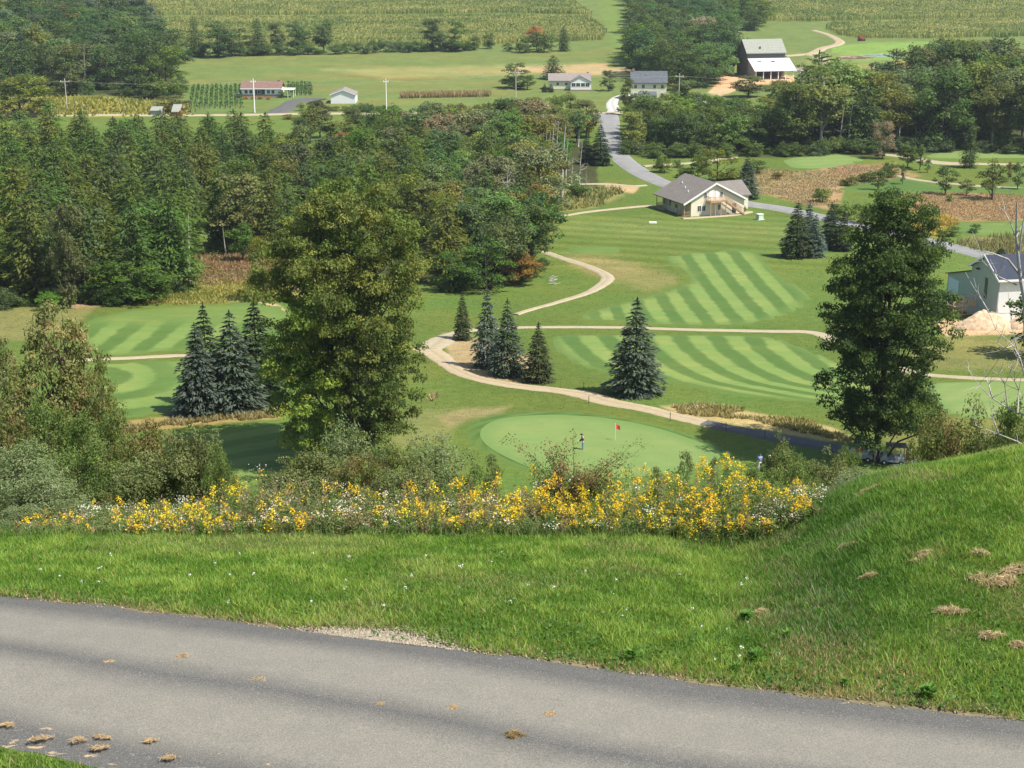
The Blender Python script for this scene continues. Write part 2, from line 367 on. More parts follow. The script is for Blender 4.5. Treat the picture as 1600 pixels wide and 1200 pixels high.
def phi_ring(px, py, v): return np.hypot((px-932)/205., (py-699)/52.)*9
sheet('green_collar', grow(ring, 1.17, .99), COLLAR, .02, phi=phi_ring, step=.007)
sheet('putting_green', ring, GREEN, .05, drop=False, phi=lambda px, py, v: v[:, 0]*.22+v[:, 1]*.1, amp=lambda px, py: np.ones_like(px)*.25)
sheet('upper_fairway', [(1030, 402), (1069, 395), (1120, 391), (1180, 393), (1200, 407), (1240, 440), (1270, 461), (1264, 477), (1225, 497), (1174, 508), (1090, 511), (1018, 508), (964, 505), (905, 500), (904, 490), (940, 479), (1000, 464), (1036, 453), (1062, 444), (1069, 432), (1050, 417)], FWY, .03, phi=phi_up)
sheet('lower_fairway', [(856, 530), (880, 523), (940, 521), (1060, 521), (1180, 524), (1240, 535), (1300, 560), (1370, 585), (1400, 620), (1330, 640), (1267, 630), (1180, 623), (1120, 614), (1036, 598), (952, 585), (904, 573), (865, 551)], FWY, .03, phi=phi_lo)
sheet('left_fairway', [(120, 508), (200, 484), (300, 477), (420, 474), (470, 500), (460, 545), (280, 550), (130, 556)], FWY, .03, phi=phi_left, amp=lambda px, py: sm(495, 520, py)*.9)
sheet('left_lower_fairway', [(130, 572), (200, 565), (290, 562), (420, 562), (470, 590), (420, 632), (290, 644), (140, 655), (120, 610)], FWY, .03, phi=lambda px, py, v: np.hypot((px-165)/150., (py-588)/52.)*2.1+.4, amp=lambda px, py: 1-.55*sm(200, 260, px))
sheet('near_left_fairway', [(180, 690), (300, 672), (430, 655), (500, 660), (480, 740), (350, 765), (180, 760)], FWY, .03, phi=lambda px, py, v: (py+.16*px)/21., amp=lambda px, py: np.ones_like(px)*.45)
sheet('far_right_green', [(1215, 250), (1250, 243), (1300, 240), (1350, 245), (1355, 252), (1310, 262), (1260, 266), (1225, 260)], GREEN, .03, phi=lambda px, py, v: (py+.05*px)/5.5, amp=lambda px, py: np.ones_like(px)*.8)
sheet('far_right_fairway', [(1300, 297), (1350, 283), (1420, 278), (1500, 292), (1640, 292), (1640, 304), (1480, 303), (1380, 303)], COLLAR, .03)
sheet('distant_fairway', [(1440, 240), (1530, 233), (1640, 235), (1640, 248), (1500, 250), (1450, 248)], GREEN, .03)
sheet('bright_fairway_strip', [(1480, 350), (1550, 346), (1640, 345), (1640, 366), (1550, 370), (1500, 366)], FWY, .03, amp=lambda px, py: px*0)
sheet('right_green', [(1450, 598), (1520, 594), (1640, 596), (1640, 650), (1540, 655), (1470, 645), (1440, 620)], GREEN, .03, phi=lambda px, py, v: (px*.4+py)/22., amp=lambda px, py: px*0+.5)
sheet('tee_ground', [(878, 388), (920, 383), (970, 385), (972, 394), (930, 399), (885, 397)], FWY, .03, amp=lambda px, py: px*0+.2)

# cart paths, roads
GRAV = pathmat('gravel', (.33, .26, .165), (.43, .345, .23), (.22, .17, .1), 1.2, .35)
GRAV2 = pathmat('pale_gravel', (.31, .26, .175), (.41, .345, .24), (.24, .19, .12), .8, .35)
ASPH = pathmat('asphalt_far', (.18, .18, .175), (.26, .26, .25), (.15, .145, .14), .3)
TAR = pathmat('asphalt_dark', (.085, .083, .08), (.13, .127, .12), (.06, .06, .055), .6)
ribbon('cart_path', [(640, 543, 2), (668, 546, 3.4), (690, 560, 3), (708, 575, 2.6), (740, 590, 2.5), (800, 602, 2.7), (870, 610, 2.9), (920, 618, 3.6), (950, 628, 3.4), (1000, 637, 2.9), (1060, 652, 2.6), (1115, 664, 2.5)], 2.4, GRAV)
ribbon('paved_cart_path', [(1100, 661, 2.4), (1150, 671, 2.5), (1200, 681, 2.6), (1260, 692, 2.8), (1320, 704, 3), (1380, 717, 3.4), (1440, 728, 3.4), (1520, 735, 3)], 2.8, TAR, .05)
ribbon('path_junction', [(672, 546, 3), (685, 536, 4), (697, 528, 3.6), (715, 520, 2.2)], 3, GRAV2, .04)
ribbon('path_across', [(700, 527, 1.8), (740, 516, 1.6), (815, 512, 1.5), (960, 512, 1.5), (1100, 516, 1.6), (1200, 518, 1.8), (1260, 519, 2), (1290, 526, 2.4), (1330, 545, 2), (1380, 565, 1.8), (1430, 583, 1.6), (1500, 590, 1.5), (1640, 596, 1.5)], 1.5, GRAV2)
ribbon('winding_path', [(806, 492, 1.2), (830, 484, 1.2), (880, 470, 1.4), (920, 457, 1.8), (942, 444, 2.4), (948, 432, 2.6), (925, 419, 2.2), (880, 404, 2), (860, 397, 2), (846, 393, 1.6)], 1.6, GRAV2, .03)
ribbon('path_left', [(90, 568, 1.6), (130, 563, 1.6), (200, 560, 1.6), (280, 556, 1.6), (440, 551, 1.6), (560, 548, 1.6), (650, 545, 2)], 1.6, GRAV2)
ribbon('club_path', [(846, 343, 1.4), (890, 336, 1.4), (930, 330, 1.5), (1000, 323, 1.6), (1020, 322, 1.6)], 1.5, GRAV2)
ribbon('wood_path', [(870, 292, 1.5), (890, 289, 1.5), (945, 288, 2), (985, 291, 1.6), (1010, 290, 1.5)], 1.5, GRAV2)
ribbon('hillside_path', [(1320, 238, 3), (1380, 242, 3), (1430, 248, 4), (1460, 254, 6), (1500, 256, 4), (1560, 257, 3), (1640, 258, 3)], 3, GRAV2)
ribbon('orchard_path', [(1400, 275, 2), (1430, 281, 2), (1470, 286, 2), (1530, 291, 2), (1640, 297, 2)], 2, GRAV2)
ribbon('side_lane', [(1005, 260, 2.4), (1050, 257, 2.2), (1090, 254, 2), (1150, 246, 2)], 2.2, GRAV2)
ribbon('house_path', [(1066, 342, 1.4), (1100, 340, 1.4), (1150, 336, 1.5), (1172, 331, 1.8)], 1.4, GRAV2)
ribbon('road', [(948, 178, 8), (952, 190, 7), (953, 205, 6.4), (956, 222, 6), (965, 240, 6), (985, 259, 6.4), (1015, 277, 6.4), (1060, 294, 6), (1150, 315, 6), (1230, 328, 6), (1340, 352, 6), (1470, 382, 6), (1550, 402, 6), (1650, 428, 6)], 6, ASPH, .04, .01)
ribbon('country_lane', [(-300, 182), (200, 180), (430, 179), (620, 178), (850, 177), (960, 177), (1100, 172), (1200, 170), (1400, 166)], 4.2, GRAV2, .06, .03)
ribbon('farm_driveway', [(962, 176, 6), (958, 168, 4.5), (957, 160, 4), (966, 152, 4), (990, 147, 4)], 4, pathmat('drive_gravel', (.42, .4, .37), (.5, .48, .45), (.3, .3, .28), .5, .4), .05)
ribbon('ranch_driveway', [(428, 178, 7), (448, 168, 8), (462, 160, 8), (480, 155, 8), (505, 156, 6)], 6, TAR, .05)
ribbon('field_track', [(1225, 88, 5), (1250, 86, 6), (1268, 84, 6), (1285, 76, 6), (1308, 70, 5), (1312, 64, 5), (1295, 55, 4), (1272, 48, 3)], 4, GRAV, .05)
ribbon('barn_track', [(1262, 86, 4), (1280, 90, 4), (1292, 97, 4), (1290, 106, 3)], 4, GRAV, .07)

# foreground drive
def drivemat():
    k = N('worn_asphalt'); p = k.pos(); v = k.attr('v').outputs['Fac']
    wob = k.math('MULTIPLY', k.math('SUBTRACT', k.noise(.35, 3, .5, p), .5), .12); v = k.math('ADD', v, wob)
    def band(c, w):
        d = k.math('ABSOLUTE', k.math('SUBTRACT', v, c)); return k.ramp(d, w*.45, w, 1, 0)
    t = k.math('MAXIMUM', band(.29, .2), band(.70, .21))
    g1 = k.noise(55, 5, .85, p); g2 = k.noise(3, 5, .75, p); g3 = k.noise(75, 2, .8, p)
    c = k.mix(t, (.115, .11, .1), (.235, .215, .175)); c = k.mix(k.ramp(g2, .35, .7, 0, .5), c, k.mix(1., c, (.72, .74, .76), 'MULTIPLY'))
    c = k.mix(k.ramp(g1, .42, .62, 0, .9), c, k.mix(1., c, (.5, .52, .54), 'MULTIPLY')); c = k.mix(k.ramp(g3, .55, .75, 0, .6), c, (.42, .4, .36))
    # dried mud and grass residue: streaks thrown across the surface
    mp = k.n('Mapping'); mp.inputs['Rotation'].default_value = (0, 0, R(-28)); mp.inputs['Scale'].default_value = (4.5, 13, 1); k.l(p, mp.inputs['Vector'])
    st = k.noise(1., 5, .65, mp.outputs[0], .6); edge = k.ramp(v, .74, 1., 0, .13); edge2 = k.ramp(v, 0, .12, .06, 0)
    th = k.math('ADD', st, k.math('ADD', edge, edge2)); c = k.mix(k.ramp(th, .71, .77, 0, .8), c, (.46, .33, .19))
    k.pbr(c, .9, .25, 0, g1, .7, .008); return k.m
def drive():
    V = []; vv = []
    A = [G(-0, 932), G(400, 978), G(800, 1027), G(1200, 1083), G(1600, 1129)]
    A = [Vector((A[0].x*2.2-A[1].x*1.2, A[0].y*2.2-A[1].y*1.2, 0))]+A+[Vector((A[-1].x*2.5-A[-2].x*1.5, A[-1].y*2.5-A[-2].y*1.5, 0))]
    C = crom([(a.x, a.y) for a in A], 14); rn = random.Random(1)
    for i, c in enumerate(C):
        a = C[max(i-1, 0)]; b = C[min(i+1, len(C)-1)]; t = (b-a)/np.linalg.norm(b-a); nn = np.array([t[1], -t[0]])
        e = rn.uniform(-.05, .05)
        for j in range(13):
            u = j/12; q = c+nn*(-.02+3.5*u)+(nn*e if j in (0, 12) else 0)
            V.append((q[0], q[1], float(hgt(*q))+(.004 if j in (0, 12) else .02+.05*math.sin(math.pi*u)))); vv.append(u)
    n = 13; Fc = [(i*n+j, i*n+j+1, (i+1)*n+j+1, (i+1)*n+j) for i in range(len(C)-1) for j in range(12)]
    tag(link('driveway', npmesh('driveway', V, Fc, drivemat(), None, {'v': vv}, True)), kind='structure')
    return C
DRV = drive()
def drive_far_edge(x): return np.interp(x, [c[0] for c in DRV], [c[1] for c in DRV])
def drive_near_edge(x):
    t = (DRV[-1]-DRV[0]); t = t/np.linalg.norm(t); nx, ny = t[1]*3.47, -t[0]*3.47
    return np.interp(x, [c[0]+nx for c in DRV], [c[1]+ny for c in DRV])

# ================================================================ plant generators
def rot_basis(n, rng):
    """two unit vectors spanning the plane normal to n, randomly rolled"""
    n = n/np.maximum(np.linalg.norm(n, axis=1, keepdims=True), 1e-9)
    h = rng.normal(size=n.shape); a = h-(h*n).sum(1, keepdims=True)*n; a /= np.maximum(np.linalg.norm(a, axis=1, keepdims=True), 1e-9)
    return a, np.cross(n, a)
def leaves(c, n, s, asp, tint, rng, a=None, b=None):
    """rhombic leaf faces at c with normal n, length s and width s*asp"""
    if a is None: a, b = rot_basis(n, rng)
    s = np.asarray(s).reshape(-1, 1); w = s*asp
    V = np.stack([c-a*s*.5, c+b*w*.5, c+a*s*.5, c-b*w*.5], 1).reshape(-1, 3)
    return V, np.arange(len(c)*4).reshape(-1, 4), np.repeat(tint, 4, 0)
def cat(parts):
    V = []; Fc = []; C = []; o = 0
    for v, f, c in parts: V.append(v); Fc.append(f+o); C.append(c); o += len(v)
    return np.concatenate(V), np.concatenate(Fc), np.concatenate(C)
def tubes(paths, sides=6):
    """paths: list of [(x,y,z,r)...]  ->  quads"""
    V = []; Fc = []; o = 0
    for P in paths:
        P = np.array(P, float)
        for i in range(len(P)):
            t = P[min(i+1, len(P)-1), :3]-P[max(i-1, 0), :3]; t /= np.linalg.norm(t)+1e-9
            u = np.cross(t, (0, 0, 1)) if abs(t[2]) < .95 else np.cross(t, (1, 0, 0)); u /= np.linalg.norm(u); w = np.cross(t, u)
            for k in range(sides):
                a = 2*math.pi*k/sides; V.append(P[i, :3]+(u*math.cos(a)+w*math.sin(a))*P[i, 3])
        for i in range(len(P)-1):
            for k in range(sides):
                k2 = (k+1) % sides; Fc.append((o+i*sides+k, o+i*sides+k2, o+(i+1)*sides+k2, o+(i+1)*sides+k))
        o += len(P)*sides
    return np.array(V), np.array(Fc)
def limb(a, b, r0, r1, rng, n=5, wig=.06, sag=0.):
    a = np.array(a, float); b = np.array(b, float); L = np.linalg.norm(b-a); out = []
    for i in range(n+1):
        t = i/n; p = a+(b-a)*t
        if 0 < i < n: p = p+rng.normal(size=3)*L*wig*.5
        p[2] += -sag*L*4*t*(1-t)*-1
        out.append((*p, r0+(r1-r0)*t))
    return out
def broad(name, seed, H, prof, nb, br, per, ls, pal, lean=0., base=.18, trunks=1, asp=.62, palfn=None, depth=1., tr=.018, flat=.72, up=.55, limbs=36, bark=None, boughs=8, bmix=.72, bspread=1.):
    """broadleaf tree: prof = [(height fraction, radius left, radius right)] as fractions of H"""
    rng = np.random.RandomState(seed); prof = np.array(prof, float)
    zs = rng.uniform(prof[0, 0], prof[-1, 0], nb*3); rl = np.interp(zs, prof[:, 0], prof[:, 1]); rr = np.interp(zs, prof[:, 0], prof[:, 2])
    keep = rng.rand(nb*3) < ((rl+rr)/(rl+rr).max())**1.0; zs = zs[keep][:nb]; rl = rl[keep][:nb]; rr = rr[keep][:nb]
    th = rng.uniform(0, 2*math.pi, len(zs)); u = rng.uniform(.12, 1, len(zs))**.42
    rad = np.where(np.cos(th) > 0, rr, rl)
    bx = np.cos(th)*rad*u*(1-.5*br/np.maximum(rad, .01)*.4); by = np.sin(th)*(rl+rr)/2*u*depth
    B = np.c_[bx, by, zs]*H
    nbo = max(8, len(B)//boughs); bo = B[:nbo]; j = rng.randint(nbo, size=len(B)); near = bo[j]+np.clip(rng.normal(size=B.shape), -1.5, 1.5)*np.array([1.25, 1.25, .55 if bspread == 1 else .34])*bspread*br*H
    mixw = (rng.rand(len(B)) < bmix)[:, None]; B = np.where(mixw, near, B); rb = br*H*rng.uniform(.6, 1.35, len(B))
    parts = []; bob = rng.uniform(.82, 1.2, nbo)
    pal = np.array(pal, float)
    B[:, 0] = np.clip(B[:, 0], -1.12*H*np.interp(B[:, 2]/H, prof[:, 0], prof[:, 1]), 1.12*H*np.interp(B[:, 2]/H, prof[:, 0], prof[:, 2]))
    for i, c in enumerate(B):
        m = int(per*(rb[i]/(br*H))**2)+3
        d = rng.normal(size=(m, 3)); d[:, 2] = np.abs(d[:, 2])*1.0-.35*rng.rand(m); d /= np.linalg.norm(d, axis=1, keepdims=True)
        # crowns are ragged: every clump breaks up into twiggy fans
        lump = 1+.35*np.sin(d[:, 0]*5+i)*np.cos(d[:, 1]*4+2*i)
        q = c+d*np.array([1, 1, flat])*rb[i]*(rng.uniform(.55, 1.08, m)*lump)[:, None]
        q[:, 2] -= (.25 if bspread == 1 else .12)*rb[i]*np.hypot(d[:, 0], d[:, 1])
        nrm = d*.8+rng.normal(size=(m, 3))*.55+np.array([0, 0, up])
        if palfn is not None: base_c = np.array(palfn(c/H, rng))
        else: base_c = pal[rng.randint(len(pal))]
        t = base_c*(rng.uniform(.72, 1.28, (m, 1)))*rng.uniform(.85, 1.15)*bob[j[i]]*np.array([1, 1, 1]); t[:, 0] *= rng.uniform(.9, 1.15, m)
        parts.append(leaves(q, nrm, ls*rng.uniform(.7, 1.3, m), asp, t, rng))
    V, Fc, C = cat(parts)
    P = []
    for k in range(trunks):
        ox = 0 if trunks == 1 else (k-(trunks-1)/2)*.045*H
        top = (ox*2.2+lean*H, 0, H*.86); n = 8
        P.append([(ox+(top[0]-ox)*t+.012*H*math.sin(3*t+k), .01*H*math.sin(5*t+k), H*(-.03+.89*t), H*tr*(1.25-t) if t > .06 else H*tr*1.6) for t in np.linspace(0, 1, n)])
    for i in rng.permutation(len(B))[:limbs]:
        c = B[i]; k = rng.randint(trunks); tk = P[k]; z0 = max(base*H, c[2]-np.hypot(c[0], c[1])*rng.uniform(.5, 1.1))
        j = min(int(z0/H/.89*(8-1)), 6); a = np.array(tk[j][:3])
        P.append(limb(a, c, H*tr*.42, H*tr*.08, rng, 5, .05))
    tv, tf = tubes(P, 6)
    return npmesh(name+'_crown', V, Fc, LEAF, C), npmesh(name+'_trunk', tv, tf, bark or BARK, None, None, True)
def conifer(name, seed, H, Rb, lev, nbr, seg, cs, pal, droop=.25, prof=None, start=.03, jag=.18, tipc=None, asp=.38, up=0., wisp=1.):
    """conifer: whorls of branches carrying overlapping needle sprays"""
    rng = np.random.RandomState(seed); pal = np.array(pal, float); parts = []; P = [[(0, 0, H*t-.03*H*(t == 0), H*.014*(1.05-t)+.01) for t in np.linspace(0, .99, 6)]]
    cc = []; nn = []; aa = []; ss = []; tt = []
    for L in range(lev):
        t = start+(1-start)*(L+rng.uniform(-.3, .3))/lev; t = min(max(t, start), .985)
        r = Rb*((1-t)**.82 if prof is None else np.interp(t, prof[0], prof[1])); r = r*H if Rb < 1 else r
        nb = max(4, int(nbr*(.45+.55*(1-t)))); ph = rng.uniform(0, 6.28)
        for b in range(nb):
            th = ph+2*math.pi*(b+rng.uniform(-.35, .35))/nb; ln = r*rng.uniform(1-jag, 1+jag)+.02*H*.3
            d = np.array([math.cos(th), math.sin(th), 0]); z0 = H*t+rng.normal()*H*.006
            if ln > .8 and rng.rand() < .5: P.append([(0, 0, z0, H*.0035), (*(d*ln*.8+[0, 0, z0+ln*(up-droop*.6)]), H*.001)])
            m = max(3, int(seg*(ln/(Rb*H if Rb < 1 else Rb))**.8)+2)
            u = rng.uniform(.18, 1, m)**.75; col = pal[rng.randint(len(pal))]*rng.uniform(.8, 1.2)
            side = np.array([-d[1], d[0], 0]); sw = rng.uniform(-1, 1, m)*(.34*ln*(1-u*.55))
            q = d*(u*ln)[:, None]+side*sw[:, None]; q[:, 2] = z0+ln*(up*u-droop*u*u)+rng.normal(size=m)*.03*ln-abs(sw)*.2
            ax = d+side*(sw/ln*1.6)[:, None]+rng.normal(size=(m, 3))*.22*wisp; ax[:, 2] += up-droop*u*1.4; ax /= np.linalg.norm(ax, axis=1, keepdims=True)
            n_ = rng.normal(size=(m, 3))*.45+np.array([0, 0, 1])+d*.35
            cc.append(q); aa.append(ax); nn.append(n_); ss.append(cs*rng.uniform(.7, 1.3, m)*(.7+.3*(1-t)))
            c = col*(.75+.5*rng.rand(m))[:, None]
            if tipc is not None: w = (sm(.45, 1, u)*rng.uniform(.4, 1, m))[:, None]; c = c*(1-w)+np.array(tipc)*w
            tt.append(c)
    m = 14; q = np.c_[rng.normal(size=m)*.03, rng.normal(size=m)*.03, H*rng.uniform(.93, 1.0, m)]; cc.append(q); aa.append(np.tile([0, 0, 1.], (m, 1))+rng.normal(size=(m, 3))*.3); nn.append(rng.normal(size=(m, 3))); ss.append(np.full(m, cs*.7)); tt.append(np.tile(pal[0], (m, 1)))
    c = np.concatenate(cc); a = np.concatenate(aa); n_ = np.concatenate(nn); a /= np.linalg.norm(a, axis=1, keepdims=True)
    b = np.cross(n_, a); b /= np.linalg.norm(b, axis=1, keepdims=True)+1e-9
    V, Fc, C = leaves(c, None, np.concatenate(ss), asp, np.concatenate(tt), rng, a, b)
    tv, tf = tubes(P, 5)
    return npmesh(name+'_crown', V, Fc, LEAF, C), npmesh(name+'_trunk', tv, tf, BARK, None, None, True)
def deadtree(name, seed, H, nb, mat=None, spread=.2, r=.012, twig=5, lean=.03):
    rng = np.random.RandomState(seed); P = [[(lean*H*t*t, .01*H*math.sin(4*t), H*t-.02*H*(t == 0), H*r*(1.1-t)+.01) for t in np.linspace(0, 1, 9)]]
    for i in range(nb):
        t = rng.uniform(.3, .97); th = rng.uniform(0, 6.28); L = spread*H*(1.15-t)*rng.uniform(.5, 1.3)
        a = np.array([lean*H*t*t, 0, H*t]); b = a+np.array([math.cos(th)*L, math.sin(th)*L, L*rng.uniform(.1, .9)])
        P.append(limb(a, b, H*r*.35*(1.2-t)+.008, .008, rng, 4, .12))
        for j in range(twig):
            s_ = rng.uniform(.3, 1); c = a+(b-a)*s_; d = rng.normal(size=3); d[2] = abs(d[2]); d /= np.linalg.norm(d)
            P.append(limb(c, c+d*L*.35, .014, .006, rng, 2, .1))
    v, f = tubes(P, 5); return npmesh(name, v, f, mat or DEAD, None, None, True)

class Kind:
    def __init__(s, nm, H, crown, trunk): s.nm, s.H, s.crown, s.trunk = nm, H, crown, trunk
    def put(s, loc, h, label, cat='tree', group=None, rz=None, sx=1., tint=(1, 1, 1), rng=random, name=None):
        o = thing(name or s.nm, label, cat, (loc[0], loc[1], float(hgt(loc[0], loc[1]))-.05), rng.uniform(0, 6.28) if rz is None else rz, group)
        k = h/s.H; o.scale = (k*sx, k*sx, k)
        c = link('crown', s.crown, o); c.color = (*tint, 1)
        if s.trunk: link('trunk', s.trunk, o)
        return o
DG = [(.068, .11, .022), (.085, .13, .025), (.1, .15, .03), (.07, .112, .028)]
MG = [(.09, .14, .033), (.11, .165, .037), (.1, .15, .046)]
ASHG = [(.115, .155, .055), (.13, .165, .062), (.1, .14, .055)]
HEM = [(.07, .106, .026), (.086, .123, .03), (.06, .096, .03)]
SPR = [(.045, .07, .03), (.055, .08, .036)]
ROUND = [(.12, .14, .14), (.25, .26, .26), (.45, .31, .31), (.65, .28, .28), (.82, .2, .2), (.97, .06, .06)]
OVAL = [(.2, .1, .1), (.35, .2, .2), (.55, .24, .24), (.75, .2, .2), (.9, .12, .12), (1, .03, .03)]
WIDE = [(.1, .2, .2), (.25, .36, .38), (.5, .42, .4), (.75, .32, .3), (.92, .14, .14)]
POP = [(.3, .06, .06), (.45, .13, .13), (.65, .16, .16), (.85, .12, .12), (1, .03, .03)]
BROAD = []
for i, (pr, pal) in enumerate([(ROUND, DG), (OVAL, MG), (ROUND, MG), (WIDE, DG), (OVAL, ASHG), (POP, ASHG), (ROUND, ASHG)]):
    c, t = broad('broadleaf%s' % 'abcdefg'[i], 100+i, 16, pr, 95 if i != 5 else 60, .075, 62, .5, pal, tr=.013, limbs=26, bark=BIRCH if i == 5 else None)
    BROAD.append(Kind({5: 'birch_tree', 3: 'wide_broadleaf_tree', 4: 'grey_broadleaf_tree', 6: 'grey_broadleaf_tree'}.get(i, 'broadleaf_tree'), 16, c, t))  # wide and grey-green kinds are generic broadleaf variants, no particular species
HEMK = []
for i in range(5):
    c, t = conifer('hemlock%s' % 'abcde'[i], 200+i, 16, .19+.02*(i % 3), 34, 11, 15, .95, HEM, droop=.3, jag=.5, asp=.3, wisp=1.9, tipc=(.1, .145, .034), prof=([0, .08, .3, .6, .8, .93, 1], [.85, 1, 1, .86, .66, .42, .16]))
    HEMK.append(Kind('hemlock_tree', 16, c, t))
PINE = []
for i in range(3):
    c, t = conifer('pine%s' % 'abc'[i], 230+i, 18, .24, 17, 8, 26, .9, [(.03, .062, .022), (.04, .078, .028)], droop=-.05, jag=.4, asp=.4, up=.18, start=.2, tipc=(.06, .11, .035), prof=([0, .2, .45, .7, .9, 1], [.2, .75, 1, .75, .5, .12]))
    PINE.append(Kind('pine_tree', 18, c, t))
SPRK = []
for i in range(4):
    tip = [(.15, .19, .15), (.19, .24, .21), (.09, .125, .06), (.125, .15, .07)][i]
    c, t = conifer('spruce%s' % 'abcd'[i], 260+i, 12, .235, 25, 16, 30, .6, SPR, droop=.3, jag=.26, asp=.36, wisp=.95, tipc=tip, start=.03, up=.08, prof=([0, .06, .25, .5, .75, .92, 1], [.8, .98, .97, .76, .42, .16, .03]))
    SPRK.append(Kind('spruce_tree', 12, c, t))
SHR = []
BUSH = [(.03, .32, .32), (.2, .5, .5), (.5, .55, .55), (.8, .38, .38), (1, .12, .12)]
for i, pal in enumerate([DG, MG, ASHG]):
    c, t = broad('shrub%s' % 'abc'[i], 300+i, 3, BUSH, 60, .16, 34, .22, pal, base=.02, trunks=2, tr=.012, limbs=20, up=.4)
    SHR.append(Kind('shrub', 3, c, t))
SMALLT = []
for i, pal in enumerate([MG, [(.09, .11, .03), (.12, .13, .035)]]):
    c, t = broad('sapling%s' % 'ab'[i], 320+i, 6, [(.25, .12, .12), (.4, .26, .26), (.6, .3, .3), (.8, .2, .2), (1, .05, .05)], 50, .09, 30, .3, pal, tr=.018, limbs=20)
    SMALLT.append(Kind('sapling', 6, c, t))

TR = random.Random(7)
def worldpoly(poly): return [tuple(G(*p)[:2]) for p in poly]
ORD = 'first second third fourth fifth sixth seventh eighth ninth tenth eleventh twelfth thirteenth fourteenth fifteenth sixteenth seventeenth eighteenth nineteenth twentieth'.split()
def forest(where, poly, spacing, kinds, h, label, group, cap=300, seed=1, tints=((1, 1, 1), (1.3, 1.15, .85), (.85, .92, .95), (1.45, 1.3, .8), (1, 1.15, .8)), sx=(.9, 1.2), labels=None):
    rn = random.Random(seed); wp = worldpoly(poly); xs = [p[0] for p in wp]; ys = [p[1] for p in wp]
    pts = []; cell = {}
    rg = np.random.RandomState(seed); cx = rg.uniform(min(xs), max(xs), 60000); cy = rg.uniform(min(ys), max(ys), 60000); ok = inpoly(cx, cy, wp)
    for x, y in zip(cx[ok].tolist(), cy[ok].tolist()):
        k = (int(x//spacing), int(y//spacing))
        if any((x-a)**2+(y-b)**2 < spacing**2 for i in (-1, 0, 1) for j in (-1, 0, 1) for a, b in cell.get((k[0]+i, k[1]+j), [])): continue
        cell.setdefault(k, []).append((x, y)); pts.append((x, y))
        if len(pts) >= cap: break
    tot = sum(k[1] for k in kinds); out = []
    pts = [q for q in pts if -50 < proj(q[0], q[1], float(hgt(*q))+h[1]*.6)[0] < 1650]
    PX = [proj(x, y, float(hgt(x, y))) for x, y in pts]; lo = min(max(p[0], 0) for p in PX); hi = max(min(p[0], 1600) for p in PX); nb_ = 20; bins = {}
    for i, p in enumerate(PX):
        if 0 < p[0] < 1600: bins.setdefault(int((p[0]-lo)/(hi-lo+1e-6)*nb_*.999), []).append(i)
    fr = {max(v, key=lambda i: PX[i][1]) for v in bins.values()}; bk = {min(v, key=lambda i: PX[i][1]) for v in bins.values()}-fr
    spec = {i: (ORD[k], 'front') for k, i in enumerate(sorted(fr, key=lambda i: PX[i][0])) if k < len(ORD)}; spec.update({i: (ORD[k], 'back') for k, i in enumerate(sorted(bk, key=lambda i: PX[i][0])) if k < len(ORD)})
    md = {sorted([i for i in v if i not in fr and i not in bk], key=lambda i: PX[i][1])[len([i for i in v if i not in fr and i not in bk])//2] for v in bins.values() if any(i not in fr and i not in bk for i in v)}
    spec.update({i: (ORD[k], 'mid') for k, i in enumerate(sorted(md, key=lambda i: PX[i][0])) if k < len(ORD)})
    for i_, (x, y) in enumerate(pts):
        r = rn.uniform(0, tot)
        for kk in kinds:
            r -= kk[1]
            if r <= 0: break
        kd = kk[0]; tn = kk[2] if len(kk) > 2 else rn.choice(tints); b = rn.uniform(.75, 1.35)
        lb = labels or {}; key = kd.nm if kd.nm in lb else ('broadleaf_tree' if 'broadleaf_tree' in lb and kd.nm in ('wide_broadleaf_tree', 'grey_broadleaf_tree', 'birch_tree') else None)
        lab, grp = (label, group) if key is None else lb[key]
        if i_ in spec: lab = '%s tree from the left along the %s of %s' % (spec[i_][0], {'front': 'front edge', 'back': 'back edge', 'mid': 'middle rows'}[spec[i_][1]], where)
        out.append(kd.put((x, y), rn.uniform(*h), lab, 'tree', grp, None, rn.uniform(*sx), tuple(c*b*rn.uniform(.88, 1.14) for c in tn), rn))
    return out
def tree_at(kd, px, pyb, pyt, pxw, label, tint=(1, 1, 1), cat='tree', group=None, rz=None, name=None, D=None):
    p = G(px, pyb) if D is None else OnG(px, D, pyb)
    m = pxm(p); h = (PT(px, pyt, p.y).z-p.z)
    bb = [kd.crown.vertices[i].co for i in range(0, len(kd.crown.vertices), 40)]; wd = (max(v.x for v in bb)-min(v.x for v in bb)+max(v.y for v in bb)-min(v.y for v in bb))/2
    return kd.put(p, h, label, cat, group, rz, (pxw*m)/(wd*h/kd.H), tint, TR, name)

